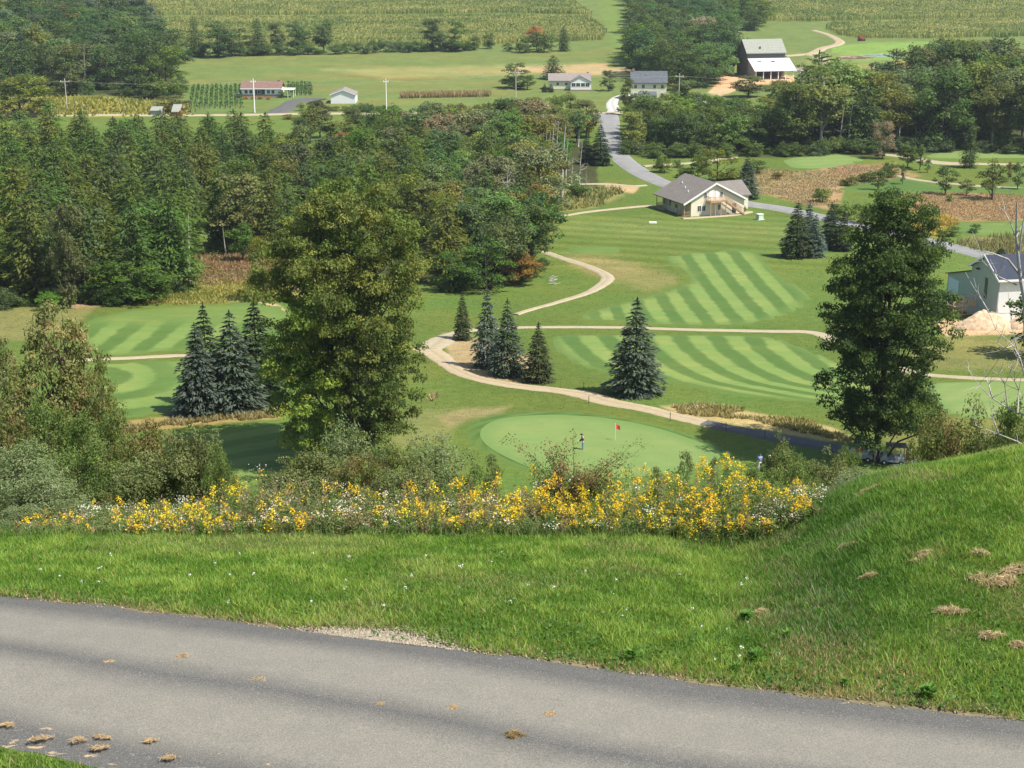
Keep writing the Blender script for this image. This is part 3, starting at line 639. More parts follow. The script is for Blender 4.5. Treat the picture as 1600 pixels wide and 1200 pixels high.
# ================================================================ woods
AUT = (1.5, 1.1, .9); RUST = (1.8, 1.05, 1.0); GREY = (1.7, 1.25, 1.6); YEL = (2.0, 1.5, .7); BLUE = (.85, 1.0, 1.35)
B = BROAD
forest('the left evergreen wood', [(-60, 478), (20, 474), (130, 470), (200, 474), (285, 452), (292, 400), (300, 350), (380, 330), (420, 285), (300, 272), (-60, 270)], 7.0,
       [(HEMK[0], 3), (HEMK[1], 3), (HEMK[2], 3), (HEMK[3], 3), (HEMK[4], 3), (B[1], .7), (B[4], .5)], (14, 18.5),
       'dark olive hemlock packed into the dense evergreen wood behind the left fairway', 'hemlocks of the left wood', 190, 3, sx=(1, 1.3),
       labels={'broadleaf_tree': ('leafy green broadleaf tree mixed in among the evergreens of the left wood', 'broadleaf trees of the left wood')})
forest('the wood behind the huge maple', [(325, 400), (430, 402), (560, 395), (690, 385), (700, 300), (560, 292), (420, 287), (385, 330)], 7,
       [(HEMK[0], 2), (HEMK[2], 2), (HEMK[3], 2), (B[0], 2), (B[1], 2), (B[4], 2)], (12.5, 16),
       'dark hemlock in the middle of the wood behind the big bronzed maple', 'hemlocks behind the big maple', 100, 5, sx=(1, 1.25),
       labels={'broadleaf_tree': ('broadleaf tree in the middle of the wood behind the big bronzed maple', 'broadleaf trees behind the big maple')})
forest('the middle wood', [(690, 452), (760, 448), (815, 440), (838, 390), (845, 330), (850, 300), (830, 240), (700, 232), (560, 240), (560, 292), (700, 300)], 7.2,
       [(B[0], 2), (B[1], 2), (B[2], 2), (B[4], 2), (HEMK[1], 2), (HEMK[4], 2), (B[6], 1, GREY), (B[2], .5, AUT), (B[1], .4, RUST)], (11.5, 16),
       'mixed broadleaf tree in the middle wood between the clearing and the winding path', 'broadleaf trees of the middle wood', 170, 6, sx=(1, 1.3),
       labels={'hemlock_tree': ('narrow dark hemlock among the broadleaf trees of the middle wood', 'hemlocks of the middle wood')})
forest('the wood below the country lane', [(470, 232), (560, 240), (700, 232), (830, 240), (905, 235), (925, 210), (900, 200), (700, 205), (470, 215)], 8.5,
       [(B[6], 3), (B[4], 2), (B[2], 1), (HEMK[1], 1), (B[1], .6, AUT), (B[5], 1)], (8, 12.5),
       'grey-green broadleaf tree at the far edge of the wood below the country lane', 'trees along the lane', 90, 8, sx=(1, 1.35),
       labels={'hemlock_tree': ('dark hemlock at the far edge of the wood below the country lane', 'hemlocks along the lane'), 'birch_tree': ('slim pale-barked tree at the far edge of the wood below the country lane', 'pale-barked trees along the lane')})
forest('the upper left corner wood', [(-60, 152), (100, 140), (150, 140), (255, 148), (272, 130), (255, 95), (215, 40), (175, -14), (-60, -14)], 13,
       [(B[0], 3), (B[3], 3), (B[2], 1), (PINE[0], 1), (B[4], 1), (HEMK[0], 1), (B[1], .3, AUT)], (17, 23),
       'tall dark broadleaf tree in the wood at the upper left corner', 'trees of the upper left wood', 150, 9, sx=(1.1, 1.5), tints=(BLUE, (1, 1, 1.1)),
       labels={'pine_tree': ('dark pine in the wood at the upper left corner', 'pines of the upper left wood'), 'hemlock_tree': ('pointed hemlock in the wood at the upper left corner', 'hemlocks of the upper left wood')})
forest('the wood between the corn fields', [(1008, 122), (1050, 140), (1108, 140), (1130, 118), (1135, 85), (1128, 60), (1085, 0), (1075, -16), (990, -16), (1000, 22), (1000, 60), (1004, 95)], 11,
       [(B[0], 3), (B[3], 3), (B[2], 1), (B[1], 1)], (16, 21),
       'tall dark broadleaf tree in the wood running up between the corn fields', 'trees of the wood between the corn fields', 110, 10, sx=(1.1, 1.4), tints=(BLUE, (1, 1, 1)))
forest('the copse behind the barn', [(1120, 50), (1185, 50), (1188, 34), (1160, 8), (1110, 0), (1090, 20)], 10,
       [(B[0], 3), (B[3], 2)], (12, 16), 'rounded dark tree in the copse behind the old barn', 'copse behind the barn', 30, 11, sx=(1.2, 1.4))
forest('the roadside thicket', [(985, 236), (1050, 243), (1140, 243), (1235, 240), (1240, 205), (1150, 200), (1060, 198), (1010, 200), (990, 210)], 7.5,
       [(B[0], 3), (B[1], 2), (B[2], 2), (B[3], 1), (B[4], 1)], (10, 14.5),
       'dense green broadleaf tree in the thicket right of the road below the grey-roofed farmhouse', 'trees of the roadside thicket', 75, 12, sx=(1.1, 1.4))
forest('the wood behind the far greens', [(1235, 240), (1300, 238), (1420, 232), (1660, 240), (1660, 165), (1500, 150), (1420, 178), (1330, 190), (1250, 204)], 9,
       [(B[0], 2), (B[4], 2), (B[6], 2), (B[5], 2), (HEMK[1], 1), (PINE[0], 1), (B[2], 1)], (17, 25),
       'loose-crowned grey-green broadleaf tree in the wood behind the far greens', 'trees of the wood behind the far greens', 130, 13, sx=(1, 1.3),
       labels={'hemlock_tree': ('dark hemlock in the wood behind the far greens', 'hemlocks behind the far greens'), 'pine_tree': ('tiered dark pine in the wood behind the far greens', 'pines behind the far greens'),
               'birch_tree': ('slim white-trunked birch in the wood behind the far greens', 'birches behind the far greens')})
def fringe(line, n, h, label, group, seed, tints=((1, 1, 1),), kinds=(0, 1, 2)):
    rn = random.Random(seed); L = crom(line, 10)
    for i in range(n):
        q = L[rn.randrange(len(L))]; p = G(q[0]+rn.uniform(-8, 8), q[1]+rn.uniform(-3, 1.5)); tn = rn.choice(tints); b = rn.uniform(.8, 1.25)
        SHR[rn.choice(kinds)].put(p, rn.uniform(*h), label, 'bush', group, None, rn.uniform(.8, 1.3), tuple(c*b for c in tn), rn)
fringe([(1235, 243), (1300, 241), (1380, 238), (1450, 236), (1600, 240)], 34, (2, 5), 'green bush in the undergrowth at the front of the wood behind the far greens', 'undergrowth behind the far greens', 1, ((1, 1, .9), (.8, .9, 1)))
fringe([(985, 240), (1040, 246), (1140, 246), (1235, 243)], 26, (2, 4.5), 'green bush at the foot of the roadside thicket', 'undergrowth of the roadside thicket', 2)
fringe([(0, 482), (60, 478), (130, 474), (200, 476), (285, 456)], 22, (1.5, 3.5), 'leafy bush at the front edge of the left evergreen wood', 'undergrowth of the left wood', 3, ((1, 1.1, .8), (.8, .9, .8)))
fringe([(690, 456), (760, 452), (815, 444), (838, 420)], 12, (1.2, 2.6), 'low bush at the front edge of the middle wood', 'undergrowth of the middle wood', 4)
fringe([(100, 146), (180, 152), (262, 154), (285, 140)], 18, (3, 6), 'dark bush at the foot of the upper left wood', 'undergrowth of the upper left wood', 5, ((.9, 1, 1.1),))
# single trees that can be told apart
for a in [
 (B[0], 262, 152, 64, 80, 'rounded bright green tree at the right end of the upper left wood', (1.5, 1.4, 1)),
 (B[3], 32, 182, 112, 130, 'wide pale yellow-green tree below the upper left wood by the lane', (1.9, 1.5, 1.1)),
 (B[6], 110, 150, 62, 60, 'grey-olive tree at the foot of the upper left wood above the goldenrod field', (1.1, 1, .9)),
 (B[6], 270, 176, 148, 60, 'low olive bush-like tree beside the half-hidden shed roofs', (1.3, 1.1, 1)),
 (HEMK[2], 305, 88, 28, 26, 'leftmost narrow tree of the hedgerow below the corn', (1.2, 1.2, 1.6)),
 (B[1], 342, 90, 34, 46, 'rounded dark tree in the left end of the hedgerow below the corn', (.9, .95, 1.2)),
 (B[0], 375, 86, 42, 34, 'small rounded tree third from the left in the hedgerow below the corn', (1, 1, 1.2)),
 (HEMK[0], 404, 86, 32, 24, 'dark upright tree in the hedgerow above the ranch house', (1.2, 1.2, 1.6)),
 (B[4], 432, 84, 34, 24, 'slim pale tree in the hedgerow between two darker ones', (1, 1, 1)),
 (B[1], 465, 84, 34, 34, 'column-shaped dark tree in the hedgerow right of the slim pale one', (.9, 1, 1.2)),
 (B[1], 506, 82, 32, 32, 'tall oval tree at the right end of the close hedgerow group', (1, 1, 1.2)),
 (B[4], 676, 80, 27, 36, 'tall grey-green tree left of the pair standing before the corn', (1, 1, 1)),
 (B[0], 712, 80, 32, 38, 'dark green tree right of the pair standing before the corn', (1, 1.1, 1)),
 (SHR[0], 742, 78, 58, 20, 'small round bush beside the pair of trees before the corn', (1, 1, 1)),
 (SHR[0], 762, 76, 54, 18, 'round bush right of the pair of trees before the corn', (1, 1, 1.2)),
 (SHR[0], 792, 80, 70, 16, 'lone low bush in the meadow before the corn', (1, 1, 1.2)),
 (B[2], 838, 78, 33, 22, 'small salmon-red autumn tree in the clump before the corn', (4.2, 1.5, 2.2)),
 (SHR[0], 822, 82, 58, 30, 'left dark bush of the clump with the salmon-red tree', (1, 1, 1.2)),
 (SHR[0], 850, 82, 52, 36, 'broad dark bush in front of the salmon-red tree', (1, 1, 1.2)),
 (HEMK[3], 881, 80, 42, 16, 'small pointed evergreen at the right end of the clump before the corn', (1, 1.1, 1.3)),
 (HEMK[0], 864, 124, 86, 34, 'dense conical evergreen standing behind the white ranch house', (1, 1.1, 1.3)),
 (B[0], 806, 138, 94, 54, 'dark rounded tree standing alone left of the white ranch house', (1, 1, 1.1)),
 (B[2], 824, 140, 112, 30, 'smaller green tree tucked against the dark rounded one', (1.1, 1.1, 1)),
 (B[6], 952, 142, 108, 30, 'grey-green small tree between the white ranch house and the farmhouse', (.9, .9, .9)),
 (B[0], 992, 112, 84, 26, 'bushy tree just above the farmhouse roof', (1.1, 1.1, 1.1)),
 (B[0], 990, 86, 56, 24, 'small isolated bushy tree at the edge of the mown strip by the wood', (1.1, 1.1, 1.1)),
 (B[4], 980, 180, 118, 24, 'slender leaning tree at the left corner of the farmhouse', (1, .9, .8)),
 (B[5], 1002, 198, 140, 32, 'thin half-bare tree in front of the farmhouse', (1, .9, .9)),
 (B[4], 1070, 168, 122, 52, 'grey-green tree right of the farmhouse', (1.1, 1.1, 1.1)),
 (B[6], 1095, 92, 22, 56, 'leafless-looking grey tree crown in the wood between the corn fields', (2.6, 1.7, 3)),
 (B[0], 1128, 104, 60, 36, 'dark tree right beside the machinery and the old barn', (1.2, 1.1, 1)),
 (B[4], 1170, 152, 116, 60, 'pale bushy tree in front of the old barn', (1.1, 1, .9)),
 (B[6], 1215, 170, 122, 46, 'thin grey-green tree below the right end of the barn', (1, 1, 1)),
 (PINE[0], 1278, 196, 88, 62, 'tall tiered pine right of the barn', (1.1, 1.1, .9)),
 (PINE[1], 1304, 180, 90, 28, 'slender pine point behind the tall tiered pine', (1, 1, 1)),
 (B[4], 1330, 200, 108, 60, 'broad grey-green tree right of the tall tiered pine', (.9, .9, .9)),
 (PINE[2], 1468, 180, 68, 60, 'tall dark pine with layered boughs near the upper right', (1, 1, 1)),
 (B[0], 1425, 180, 84, 48, 'rounded green tree left of the layered dark pine', (1, 1, 1.1)),
 (PINE[1], 1555, 170, 52, 44, 'dark pine top at the upper right edge wood', (1, 1, 1)),
 (B[2], 1582, 190, 62, 60, 'big mid green tree at the right picture edge below the corn', (1, 1.1, 1.1)),
 (B[0], 1612, 240, 84, 70, 'dark tree cut by the right picture edge behind the far greens', (.8, .9, 1)),
 (B[4], 1560, 235, 122, 44, 'yellow-green upright tree before the dark trees on the right', (1.4, 1.2, .9)),
 (B[6], 1478, 228, 145, 50, 'silvery grey-green tree with pale stems behind the far green', (1, 1, 1.1)),
 (B[6], 1378, 248, 186, 42, 'greyish brown half-bare tree at the back of the hillside path', (2.2, 1.35, 2.2)),
 (HEMK[1], 1514, 262, 192, 28, 'tall thin dark-trunked tree on the path at the right', (1, 1, 1)),
 (B[1], 1418, 262, 220, 36, 'small green tree beside the hillside path fork', (1.1, 1.1, .9)),
 (SMALLT[0], 1437, 266, 222, 18, 'slim young tree by the sandy bend of the hillside path', (1, 1, 1)),
 (SMALLT[0], 1449, 270, 246, 12, 'tiny young tree below the sandy bend', (1, 1, 1)),
 (SMALLT[0], 1371, 298, 262, 24, 'little orchard tree with sandy ring at its foot', (1, 1, .9)),
 (SMALLT[0], 1381, 290, 256, 14, 'second little orchard tree just behind the first', (1, 1, .9)),
 (SMALLT[0], 1410, 289, 254, 12, 'thin orchard sapling at the start of the lower path', (1, 1, 1)),
 (SMALLT[0], 1477, 304, 256, 34, 'rounded mid green orchard tree beside the lower path', (1, 1, 1)),
 (SMALLT[1], 1550, 312, 252, 50, 'spreading yellow-green tree in the brown meadow on the right', (1, 1.1, .9)),
 (SMALLT[1], 1510, 305, 280, 26, 'low pale sapling left of the spreading yellow-green tree', (.9, 1, .9)),
 (SMALLT[0], 1590, 296, 250, 24, 'small tree at the right picture edge by the orchard path', (1, 1, 1)),
 (SMALLT[0], 1576, 280, 250, 14, 'rusty thin sapling at the right edge', (1.8, .9, .8)),
 (SHR[0], 1482, 315, 304, 12, 'tiny round bush in the brown meadow', (1, 1, 1)),
 (SHR[0], 1360, 284, 268, 40, 'low hedge bush along the edge of the brown meadow', (1.1, 1, .8)),
 (SHR[0], 1330, 290, 274, 32, 'left low hedge bush by the brown meadow', (1.2, 1, .8)),
 (SHR[0], 1392, 278, 252, 30, 'taller bush above the orchard trees', (1.1, 1.1, .9)),
 (SHR[0], 1182, 270, 249, 46, 'dark rounded bush left of the far green', (1, 1, .9)),
 (SHR[1], 1216, 280, 269, 22, 'brownish low bush in the brown meadow below the far green', (1.6, .9, .9)),
 (SHR[0], 1264, 238, 216, 32, 'dark green bush in front of the birches', (1, 1, 1.1)),
 (SHR[0], 1285, 316, 292, 34, 'bushy green sapling behind the roadside spruces', (1.4, 1.3, .9)),
 (SHR[0], 1318, 345, 316, 54, 'green thicket bush left behind the dark maple', (1.2, 1.2, 1)),
 (SHR[0], 1350, 350, 318, 46, 'green thicket bush right behind the dark maple', (1.3, 1.2, .9)),
 (SHR[0], 1486, 368, 352, 44, 'dark low bush by the side road', (1.1, 1.1, .9)),
 (SHR[0], 1523, 364, 349, 22, 'round dark bush beside the low one by the side road', (.9, 1, 1)),
 (SPRK[2], 1563, 412, 386, 34, 'small dark spruce behind the metal building', (.8, .9, .9)),
 (B[0], 1120, 292, 228, 76, 'broad yellow-green pine-like tree behind the club house', (1.7, 1.3, .8)),
 (B[3], 1090, 280, 240, 46, 'dark green tree left behind the club house', (1.1, 1.1, .9)),
 (SPRK[0], 1166, 310, 240, 40, 'blue-green spruce right behind the club house', (.85, .95, .9)),
 (SHR[0], 1038, 270, 244, 36, 'round green bush beside the road bend above the club house', (1.3, 1.2, .9)),
 (SHR[1], 1068, 278, 262, 30, 'olive shrub next to the round one above the club house', (1, .9, .8)),
 (SHR[2], 1058, 262, 248, 18, 'pale low shrub behind the road bend', (1, 1, .9)),
 (SPRK[2], 916, 256, 208, 26, 'left dark spruce of the pair by the road', (.75, .85, .95)),
 (SPRK[2], 938, 258, 192, 36, 'right taller dark spruce of the pair by the road', (.75, .85, .95)),
 (B[2], 920, 215, 178, 26, 'golden yellow autumn tree beside the road junction', (5.5, 3.2, .8)),
 (B[0], 868, 230, 172, 54, 'olive green tree left of the golden one', (1.4, 1.2, .8)),
 (B[1], 880, 262, 205, 30, 'bright green tree beside the bare trunks', (1, 1.6, .8)),
 (SHR[1], 902, 308, 286, 46, 'leafy green shrub at the foot of the bare trunks', (1, 1.1, .9)),
 (B[2], 700, 195, 156, 46, 'reddish brown-topped tree standing above the wood edge', (1.5, .95, 1)),
 (B[1], 778, 205, 172, 30, 'dull red tree at the wood edge below the lane', (2.6, 1, 1.2)),
 (B[2], 742, 232, 196, 34, 'brownish red tree inside the middle wood', (2.3, 1, 1.2)),
 (B[4], 700, 298, 250, 56, 'orange-tinged tree in the middle wood', (2.0, 1.2, 1)),
 (B[6], 624, 235, 184, 90, 'wide silvery willow-like tree at the wood edge', (1.2, 1.25, 1.35)),
 (B[1], 612, 255, 205, 30, 'bright green narrow tree in front of the silvery willow', (1, 1.5, .7)),
 (B[6], 535, 245, 205, 42, 'pinkish brown tree left of the silvery willow', (2.6, 1.15, 1.3)),
 (B[2], 812, 445, 385, 60, 'russet-brown tree at the wood corner beside the winding path', (2.4, .95, .9)),
 (B[0], 826, 395, 305, 60, 'olive tree leaning over the mown lawn at the wood corner', (1.3, 1.1, .7)),
 (B[3], 760, 455, 370, 100, 'deep green maple at the front of the middle wood', (.9, 1.1, .9)),
 (B[0], 705, 455, 385, 70, 'dark green maple left at the front of the middle wood', (.9, 1.1, .9)),
 (B[1], 735, 420, 330, 70, 'light green tree rising in the front of the middle wood', (1, 1.2, .8)),
 (B[0], 735, 400, 296, 34, 'lime green slim tree in the middle wood', (1.6, 1.5, .7)),
 (B[0], 195, 300, 240, 56, 'rounded lighter green tree inside the left evergreen wood', (1.4, 1.4, .7)),
 (B[1], 150, 300, 245, 50, 'light green tree left of the rounded one inside the evergreen wood', (1.2, 1.25, .8)),
 (B[2], 30, 280, 205, 40, 'pinkish brown dying tree inside the left evergreen wood', (2.4, 1.1, 1.5)),
 (B[6], 110, 480, 310, 70, 'greyish tall tree in the front of the left evergreen wood', (1, .85, .8)),
 (B[3], 205, 472, 400, 130, 'spreading green maple at the foot of the left wood', (1, 1.15, .8)),
 (SHR[1], 198, 474, 440, 56, 'low green bush at the foot of the left wood', (1, 1.1, .8)),
 (B[2], 75, 485, 450, 36, 'bright green sapling at the foot of the left wood', (1.1, 1.6, .7)),
 (B[1], 102, 478, 442, 26, 'olive sapling at the foot of the left wood beside the bright one', (1.5, 1.1, .7)),
 (B[1], 380, 408, 344, 46, 'leafy green tree at the edge of the clearing', (1, 1.2, .8)),
 (B[0], 318, 362, 314, 46, 'dark green tree behind the clearing', (1, 1.1, .9)),
 (SHR[1], 352, 392, 375, 60, 'grey-green bush in the clearing', (1.3, 1.2, 1.2)),
 (B[6], 280, 440, 335, 40, 'thinning grey-green tree beside the clearing snags', (1.1, 1, .9)),
 (B[0], 412, 470, 358, 60, 'light olive tree seen left of the big maple', (2.1, 1.4, .9)),
]:
    a = list(a)
    if a[2] < 92 and a[1] < 900: a[4] *= 1.3; a[3] -= 3
    tree_at(*a[:6], a[6])
for i in range(16):
    px = 545+i*13+TR.uniform(-3, 3); tree_at(SHR[i % 3], px, 84-.03*(px-545)+TR.uniform(-2, 1), 66+TR.uniform(-4, 3), TR.uniform(20, 30), 'small dark bush in the hedgerow running below the corn', (.9, 1, 1.2), 'bush', 'hedgerow bushes', name='hedge_bush')
for i in range(12):
    px = 300+i*20+TR.uniform(-4, 4); tree_at(SHR[i % 2], px, 89-.02*(px-300), 72+TR.uniform(-6, 3), TR.uniform(24, 36), 'dark bush filling the foot of the hedgerow above the ranch house', (.9, 1, 1.2), 'bush', 'bushes under the hedgerow trees', name='hedge_bush')

# bare snags and pale trunks
SN = [deadtree('snag%s' % 'abc'[i], 400+i, 12, [3, 9, 16][i], None, [.08, .16, .24][i], [.016, .012, .012][i], [0, 2, 4][i]) for i in range(3)]
BT = deadtree('birchstem', 410, 14, 7, BIRCH, .12, .009, 3)
def snag(me, H, px, pyb, pyt, label, name='dead_tree', lean=0., cat='dead tree', fat=1.35):
    p = G(px, pyb); h = PT(px, pyt, p.y).z-p.z; o = link(name, me, None, (p.x, p.y, p.z)); k = h/H
    o.scale = (k*fat, k*fat, k); o.rotation_euler = (0, lean, TR.uniform(0, .5)); tag(o, label, cat)
for a in [(SN[0], 12, 297, 440, 333, 'tallest bare grey snag at the left edge of the brown clearing'), (SN[0], 12, 354, 404, 352, 'short leaning snag on the right of the brown clearing', 'dead_tree', -.1),
          (SN[1], 12, 262, 400, 310, 'forked pale dead tree beside the tallest snag'), (SN[0], 12, 276, 420, 345, 'broken pale snag between the forked one and the tallest', 'dead_tree', -.06, 'dead tree', 1.4),
          (SN[2], 12, 790, 372, 258, 'branching bare white tree in the middle wood', 'dead_tree', 0, 'dead tree', 1.3), (SN[2], 12, 720, 390, 300, 'thin bare tree with pale limbs in the middle wood'),
          (SN[1], 12, 905, 300, 222, 'thick broken white snag above the club path', 'dead_tree', 0, 'dead tree', 1.7), (SN[0], 12, 878, 310, 192, 'tallest dark pole-like trunk above the club path', 'dead_tree'), (SN[0], 12, 893, 296, 245, 'short thin trunk right of the pole-like one'),
          (SN[0], 12, 821, 275, 208, 'thin bare trunk at the right of the middle wood'), (SN[0], 12, 836, 262, 196, 'faint grey trunk left in the grey group'), (SN[1], 12, 857, 276, 204, 'twiggy grey trunk between two taller ones'), (SN[0], 12, 884, 290, 215, 'mid-height bare trunk right of the tall pole-like one'), (SN[0], 12, 843, 262, 208, 'second thin bare trunk in the grey group'), (SN[1], 12, 852, 268, 200, 'bare trunk with fine twigs in the grey group'),
          (SN[0], 12, 862, 270, 190, 'tall bare trunk with white top in the grey group'), (SN[1], 12, 869, 272, 186, 'rightmost bare trunk of the grey group'), (SN[2], 12, 808, 300, 250, 'twisted bare tree at the lawn edge of the middle wood'),
          (SN[1], 12, 915, 302, 265, 'small pale snag right of the broken white one')]:
    snag(*a)
for a in [(1232, 236, 128, 'thick white birch trunk at the left of the birch group'), (1243, 234, 125, 'second white birch trunk right beside the thick one'), (1312, 236, 150, 'pale birch trunk below the tall tiered pine'), (1325, 236, 152, 'tall pale birch trunk right of the tiered pine'),
          (1342, 230, 160, 'faint pale trunk right of the tall birch'), (1469, 230, 180, 'leaning white birch behind the far green'), (1562, 200, 148, 'pale trunk among the trees at the right'), (1000, 232, 180, 'pale bare stem by the road thicket'), (994, 236, 185, 'thin pale stem left in the road thicket'),
          (134, 140, 66, 'lone thin pale trunk in the upper left wood'), (70, 110, 72, 'thin grey trunk at the upper left')]:
    snag(BT, 14, a[0], a[1], a[2], a[3], 'birch_tree', 0, 'tree', 1.5)

# ================================================================ golf course specimen trees
for a in [
 (SPRK[0], 992, 616, 463, 88, 'large lone blue-grey spruce beside the cart path', (1, 1, 1)),
 (SPRK[1], 762, 574, 447, 46, 'tall narrow blue spruce, left of the three by the cart path', (1.15, 1.15, 1.2)),
 (SPRK[0], 793, 586, 465, 56, 'darker spruce in the middle of the three by the cart path', (.85, .9, .85)),
 (SPRK[3], 841, 596, 502, 48, 'small sparse olive spruce right of the three by the cart path', (.95, .9, .75)),
 (SPRK[3], 723, 531, 452, 28, 'thin sparse spruce at the path junction', (.85, .85, .75)),
 (SPRK[2], 326, 632, 470, 66, 'dark pointed spruce at the back left of the group of four', (.85, .85, .8)),
 (SPRK[1], 312, 646, 502, 76, 'grey spruce at the front left of the group of four', (.8, .78, .78)),
 (SPRK[0], 366, 640, 483, 96, 'broad blue-grey spruce in the middle of the group of four', (.95, .95, .95)),
 (SPRK[2], 404, 628, 466, 92, 'dark green spruce at the right of the group of four', (.8, .85, .8)),
 (SPRK[2], 1243, 402, 313, 50, 'big dark green spruce of the group above the striped fairway', (.95, .9, .8)),
 (SPRK[1], 1262, 385, 312, 34, 'pale blue spruce tip rising behind the big dark one', (1.1, 1.1, 1.2)),
 (SPRK[1], 1272, 401, 334, 34, 'pale blue spruce right in front of the group above the striped fairway', (1.1, 1.15, 1.2)),
 (SPRK[2], 1296, 388, 315, 40, 'very dark spruce right of the pale blue ones', (.7, .75, .75)),
 (SPRK[2], 1316, 392, 328, 32, 'rightmost dark spruce of the group, next to the dark maple', (.8, .75, .7)),
]:
    tree_at(*a[:6], a[6])

# the two big trees
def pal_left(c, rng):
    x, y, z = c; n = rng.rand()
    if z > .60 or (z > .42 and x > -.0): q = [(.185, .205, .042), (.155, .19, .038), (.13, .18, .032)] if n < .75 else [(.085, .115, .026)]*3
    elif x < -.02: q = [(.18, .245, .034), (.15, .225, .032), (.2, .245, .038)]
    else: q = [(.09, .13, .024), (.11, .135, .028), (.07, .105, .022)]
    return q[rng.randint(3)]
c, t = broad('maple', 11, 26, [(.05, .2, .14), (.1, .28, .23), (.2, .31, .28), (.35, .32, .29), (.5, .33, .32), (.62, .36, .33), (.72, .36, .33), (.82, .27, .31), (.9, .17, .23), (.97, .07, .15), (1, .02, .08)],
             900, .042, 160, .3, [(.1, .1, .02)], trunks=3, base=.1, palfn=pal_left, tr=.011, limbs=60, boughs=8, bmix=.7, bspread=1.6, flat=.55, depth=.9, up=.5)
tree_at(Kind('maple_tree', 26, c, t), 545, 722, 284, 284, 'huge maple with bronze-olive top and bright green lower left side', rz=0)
c, t = broad('dark_maple', 12, 26, [(.13, .1, .12), (.17, .19, .22), (.25, .24, .23), (.4, .22, .245), (.5, .23, .25), (.62, .24, .265), (.75, .22, .23), (.87, .15, .17), (.95, .07, .12), (1, .02, .06)],
             680, .043, 160, .29, [(.055, .095, .02), (.07, .115, .022), (.095, .14, .028), (.05, .085, .02)], trunks=1, base=.09, tr=.014, limbs=50, boughs=8, bmix=.7, bspread=1.6, flat=.55, depth=.9, up=.5)
tree_at(Kind('maple_tree', 26, c, t), 1368, 716, 303, 226, 'tall dark green maple shading the golf carts', (.92, .95, .9), rz=0)

# ================================================================ foreground vegetation
def stuff(name, V, Fc, C, mat, label): return tag(link(name, npmesh(name, V, Fc, mat, C)), label, kind='stuff')
def blade_mesh(x, y, z, h, w, col, rng, lean=.45, tipc=1.25):
    n = len(x); th = rng.uniform(0, 6.28, n); dx, dy = np.cos(th)*w/2, np.sin(th)*w/2
    lx, ly = rng.normal(size=n)*lean*h, rng.normal(size=n)*lean*h
    V = np.empty((n, 3, 3)); V[:, 0] = np.c_[x-dx, y-dy, z-.005]; V[:, 1] = np.c_[x+dx, y+dy, z-.005]; V[:, 2] = np.c_[x+lx, y+ly, z+h]
    C = np.repeat(col[:, None, :], 3, 1); C[:, :2] *= .8; C[:, 2] *= tipc
    return V.reshape(-1, 3), np.arange(n*3).reshape(-1, 3), C.reshape(-1, 3)

def lawn():
    rng = np.random.RandomState(5); n = 620000
    y = np.sqrt(rng.uniform(10.6**2, 24.2**2, n)); x = y*rng.uniform(-.43, .43, n)
    fe = drive_far_edge(x)+.12*(fbm(x, y, .6, 8)-.5)*2+.02; ne = drive_near_edge(x)-.02+.1*(fbm(x, y, .5, 9)-.5)
    k = (y > fe) | (y < ne)
    # sparser next to the asphalt where gravel and dirt show
    e = y-fe; px, py = proj(x, y, hgt(x, y)); gr = np.exp(-((px-600)/95.)**2)*.3+.04
    k &= (y < ne) | (rng.rand(n) < sm(0, .15, e-gr*fbm(x, y, .8, 12)*1.6+.08))
    k &= ~((y > 22.6) & (x < 4.2))
    x, y = x[k], y[k]; z = hgt(x, y); e = (y-drive_far_edge(x)); px = px[k]; py = py[k]; n = len(x)
    f1 = fbm(x, y, 1.6, 21); f2 = fbm(x, y, .45, 22); f3 = fbm(x, y, 3.5, 23); r = rng.rand(n)
    lush = np.array((.1, .21, .022)); lite = np.array((.23, .35, .06)); dull = np.array((.23, .25, .1)); straw = np.array((.44, .35, .19))
    c = lush+(lite-lush)*sm(.3, .75, f2+.25*(r-.5))[:, None]
    mound = sm(3, 6, x)*sm(14, 16, y)
    dry = sm(.44, .64, f3*.6+f1*.4+.2*mound*np.exp(-((px-1290)/160)**2-((py-960)/130)**2)+.05*(r-.5))*(.35+.65*sm(2, 5, x))
    c = c+(dull-c)*dry[:, None]*.9
    gz = sum(np.exp(-((px-a_)/b_)**2-((py-c_)/d_)**2) for a_, b_, c_, d_ in ((1285, 75, 985, 70), (1440, 40, 868, 14), (1235, 60, 905, 22), (1400, 90, 1075, 40), (1180, 40, 960, 20), (1560, 60, 910, 16), (1500, 40, 990, 14), (1420, 60, 745, 10), (1200, 60, 835, 12)))
    dry = np.clip(dry+gz*(f2+f1)*1.3, 0, 1)
    p = .03+.8*dry*f1+.34*np.exp(-(e/.35)**2)*(e > 0); s = rng.rand(n) < p; c[s] = straw*rng.uniform(.6, 1.1, (s.sum(), 1))
    c *= rng.uniform(.65, 1.35, (n, 1)); c[:, 0] *= rng.uniform(.8, 1.35, n)
    h = (.035+.035*f1+.025*(f2 > .55))*rng.uniform(.6, 1.3, n)*(1+.35*np.exp(-(e/.3)**2)*(e > 0)); h[s] *= .8
    rim = np.exp(-((x-4.1-(y-18)*.22)/1.1)**2)*sm(14.5, 16, y); c *= (1-.36*rim)[:, None]; c[:, 0] *= 1-.25*rim; h *= 1+.5*rim  # longer grass, with darkened colour painting in the bank's shaded left foot
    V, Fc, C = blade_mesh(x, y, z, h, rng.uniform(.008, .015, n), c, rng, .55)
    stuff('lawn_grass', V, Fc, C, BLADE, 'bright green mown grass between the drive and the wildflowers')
lawn()
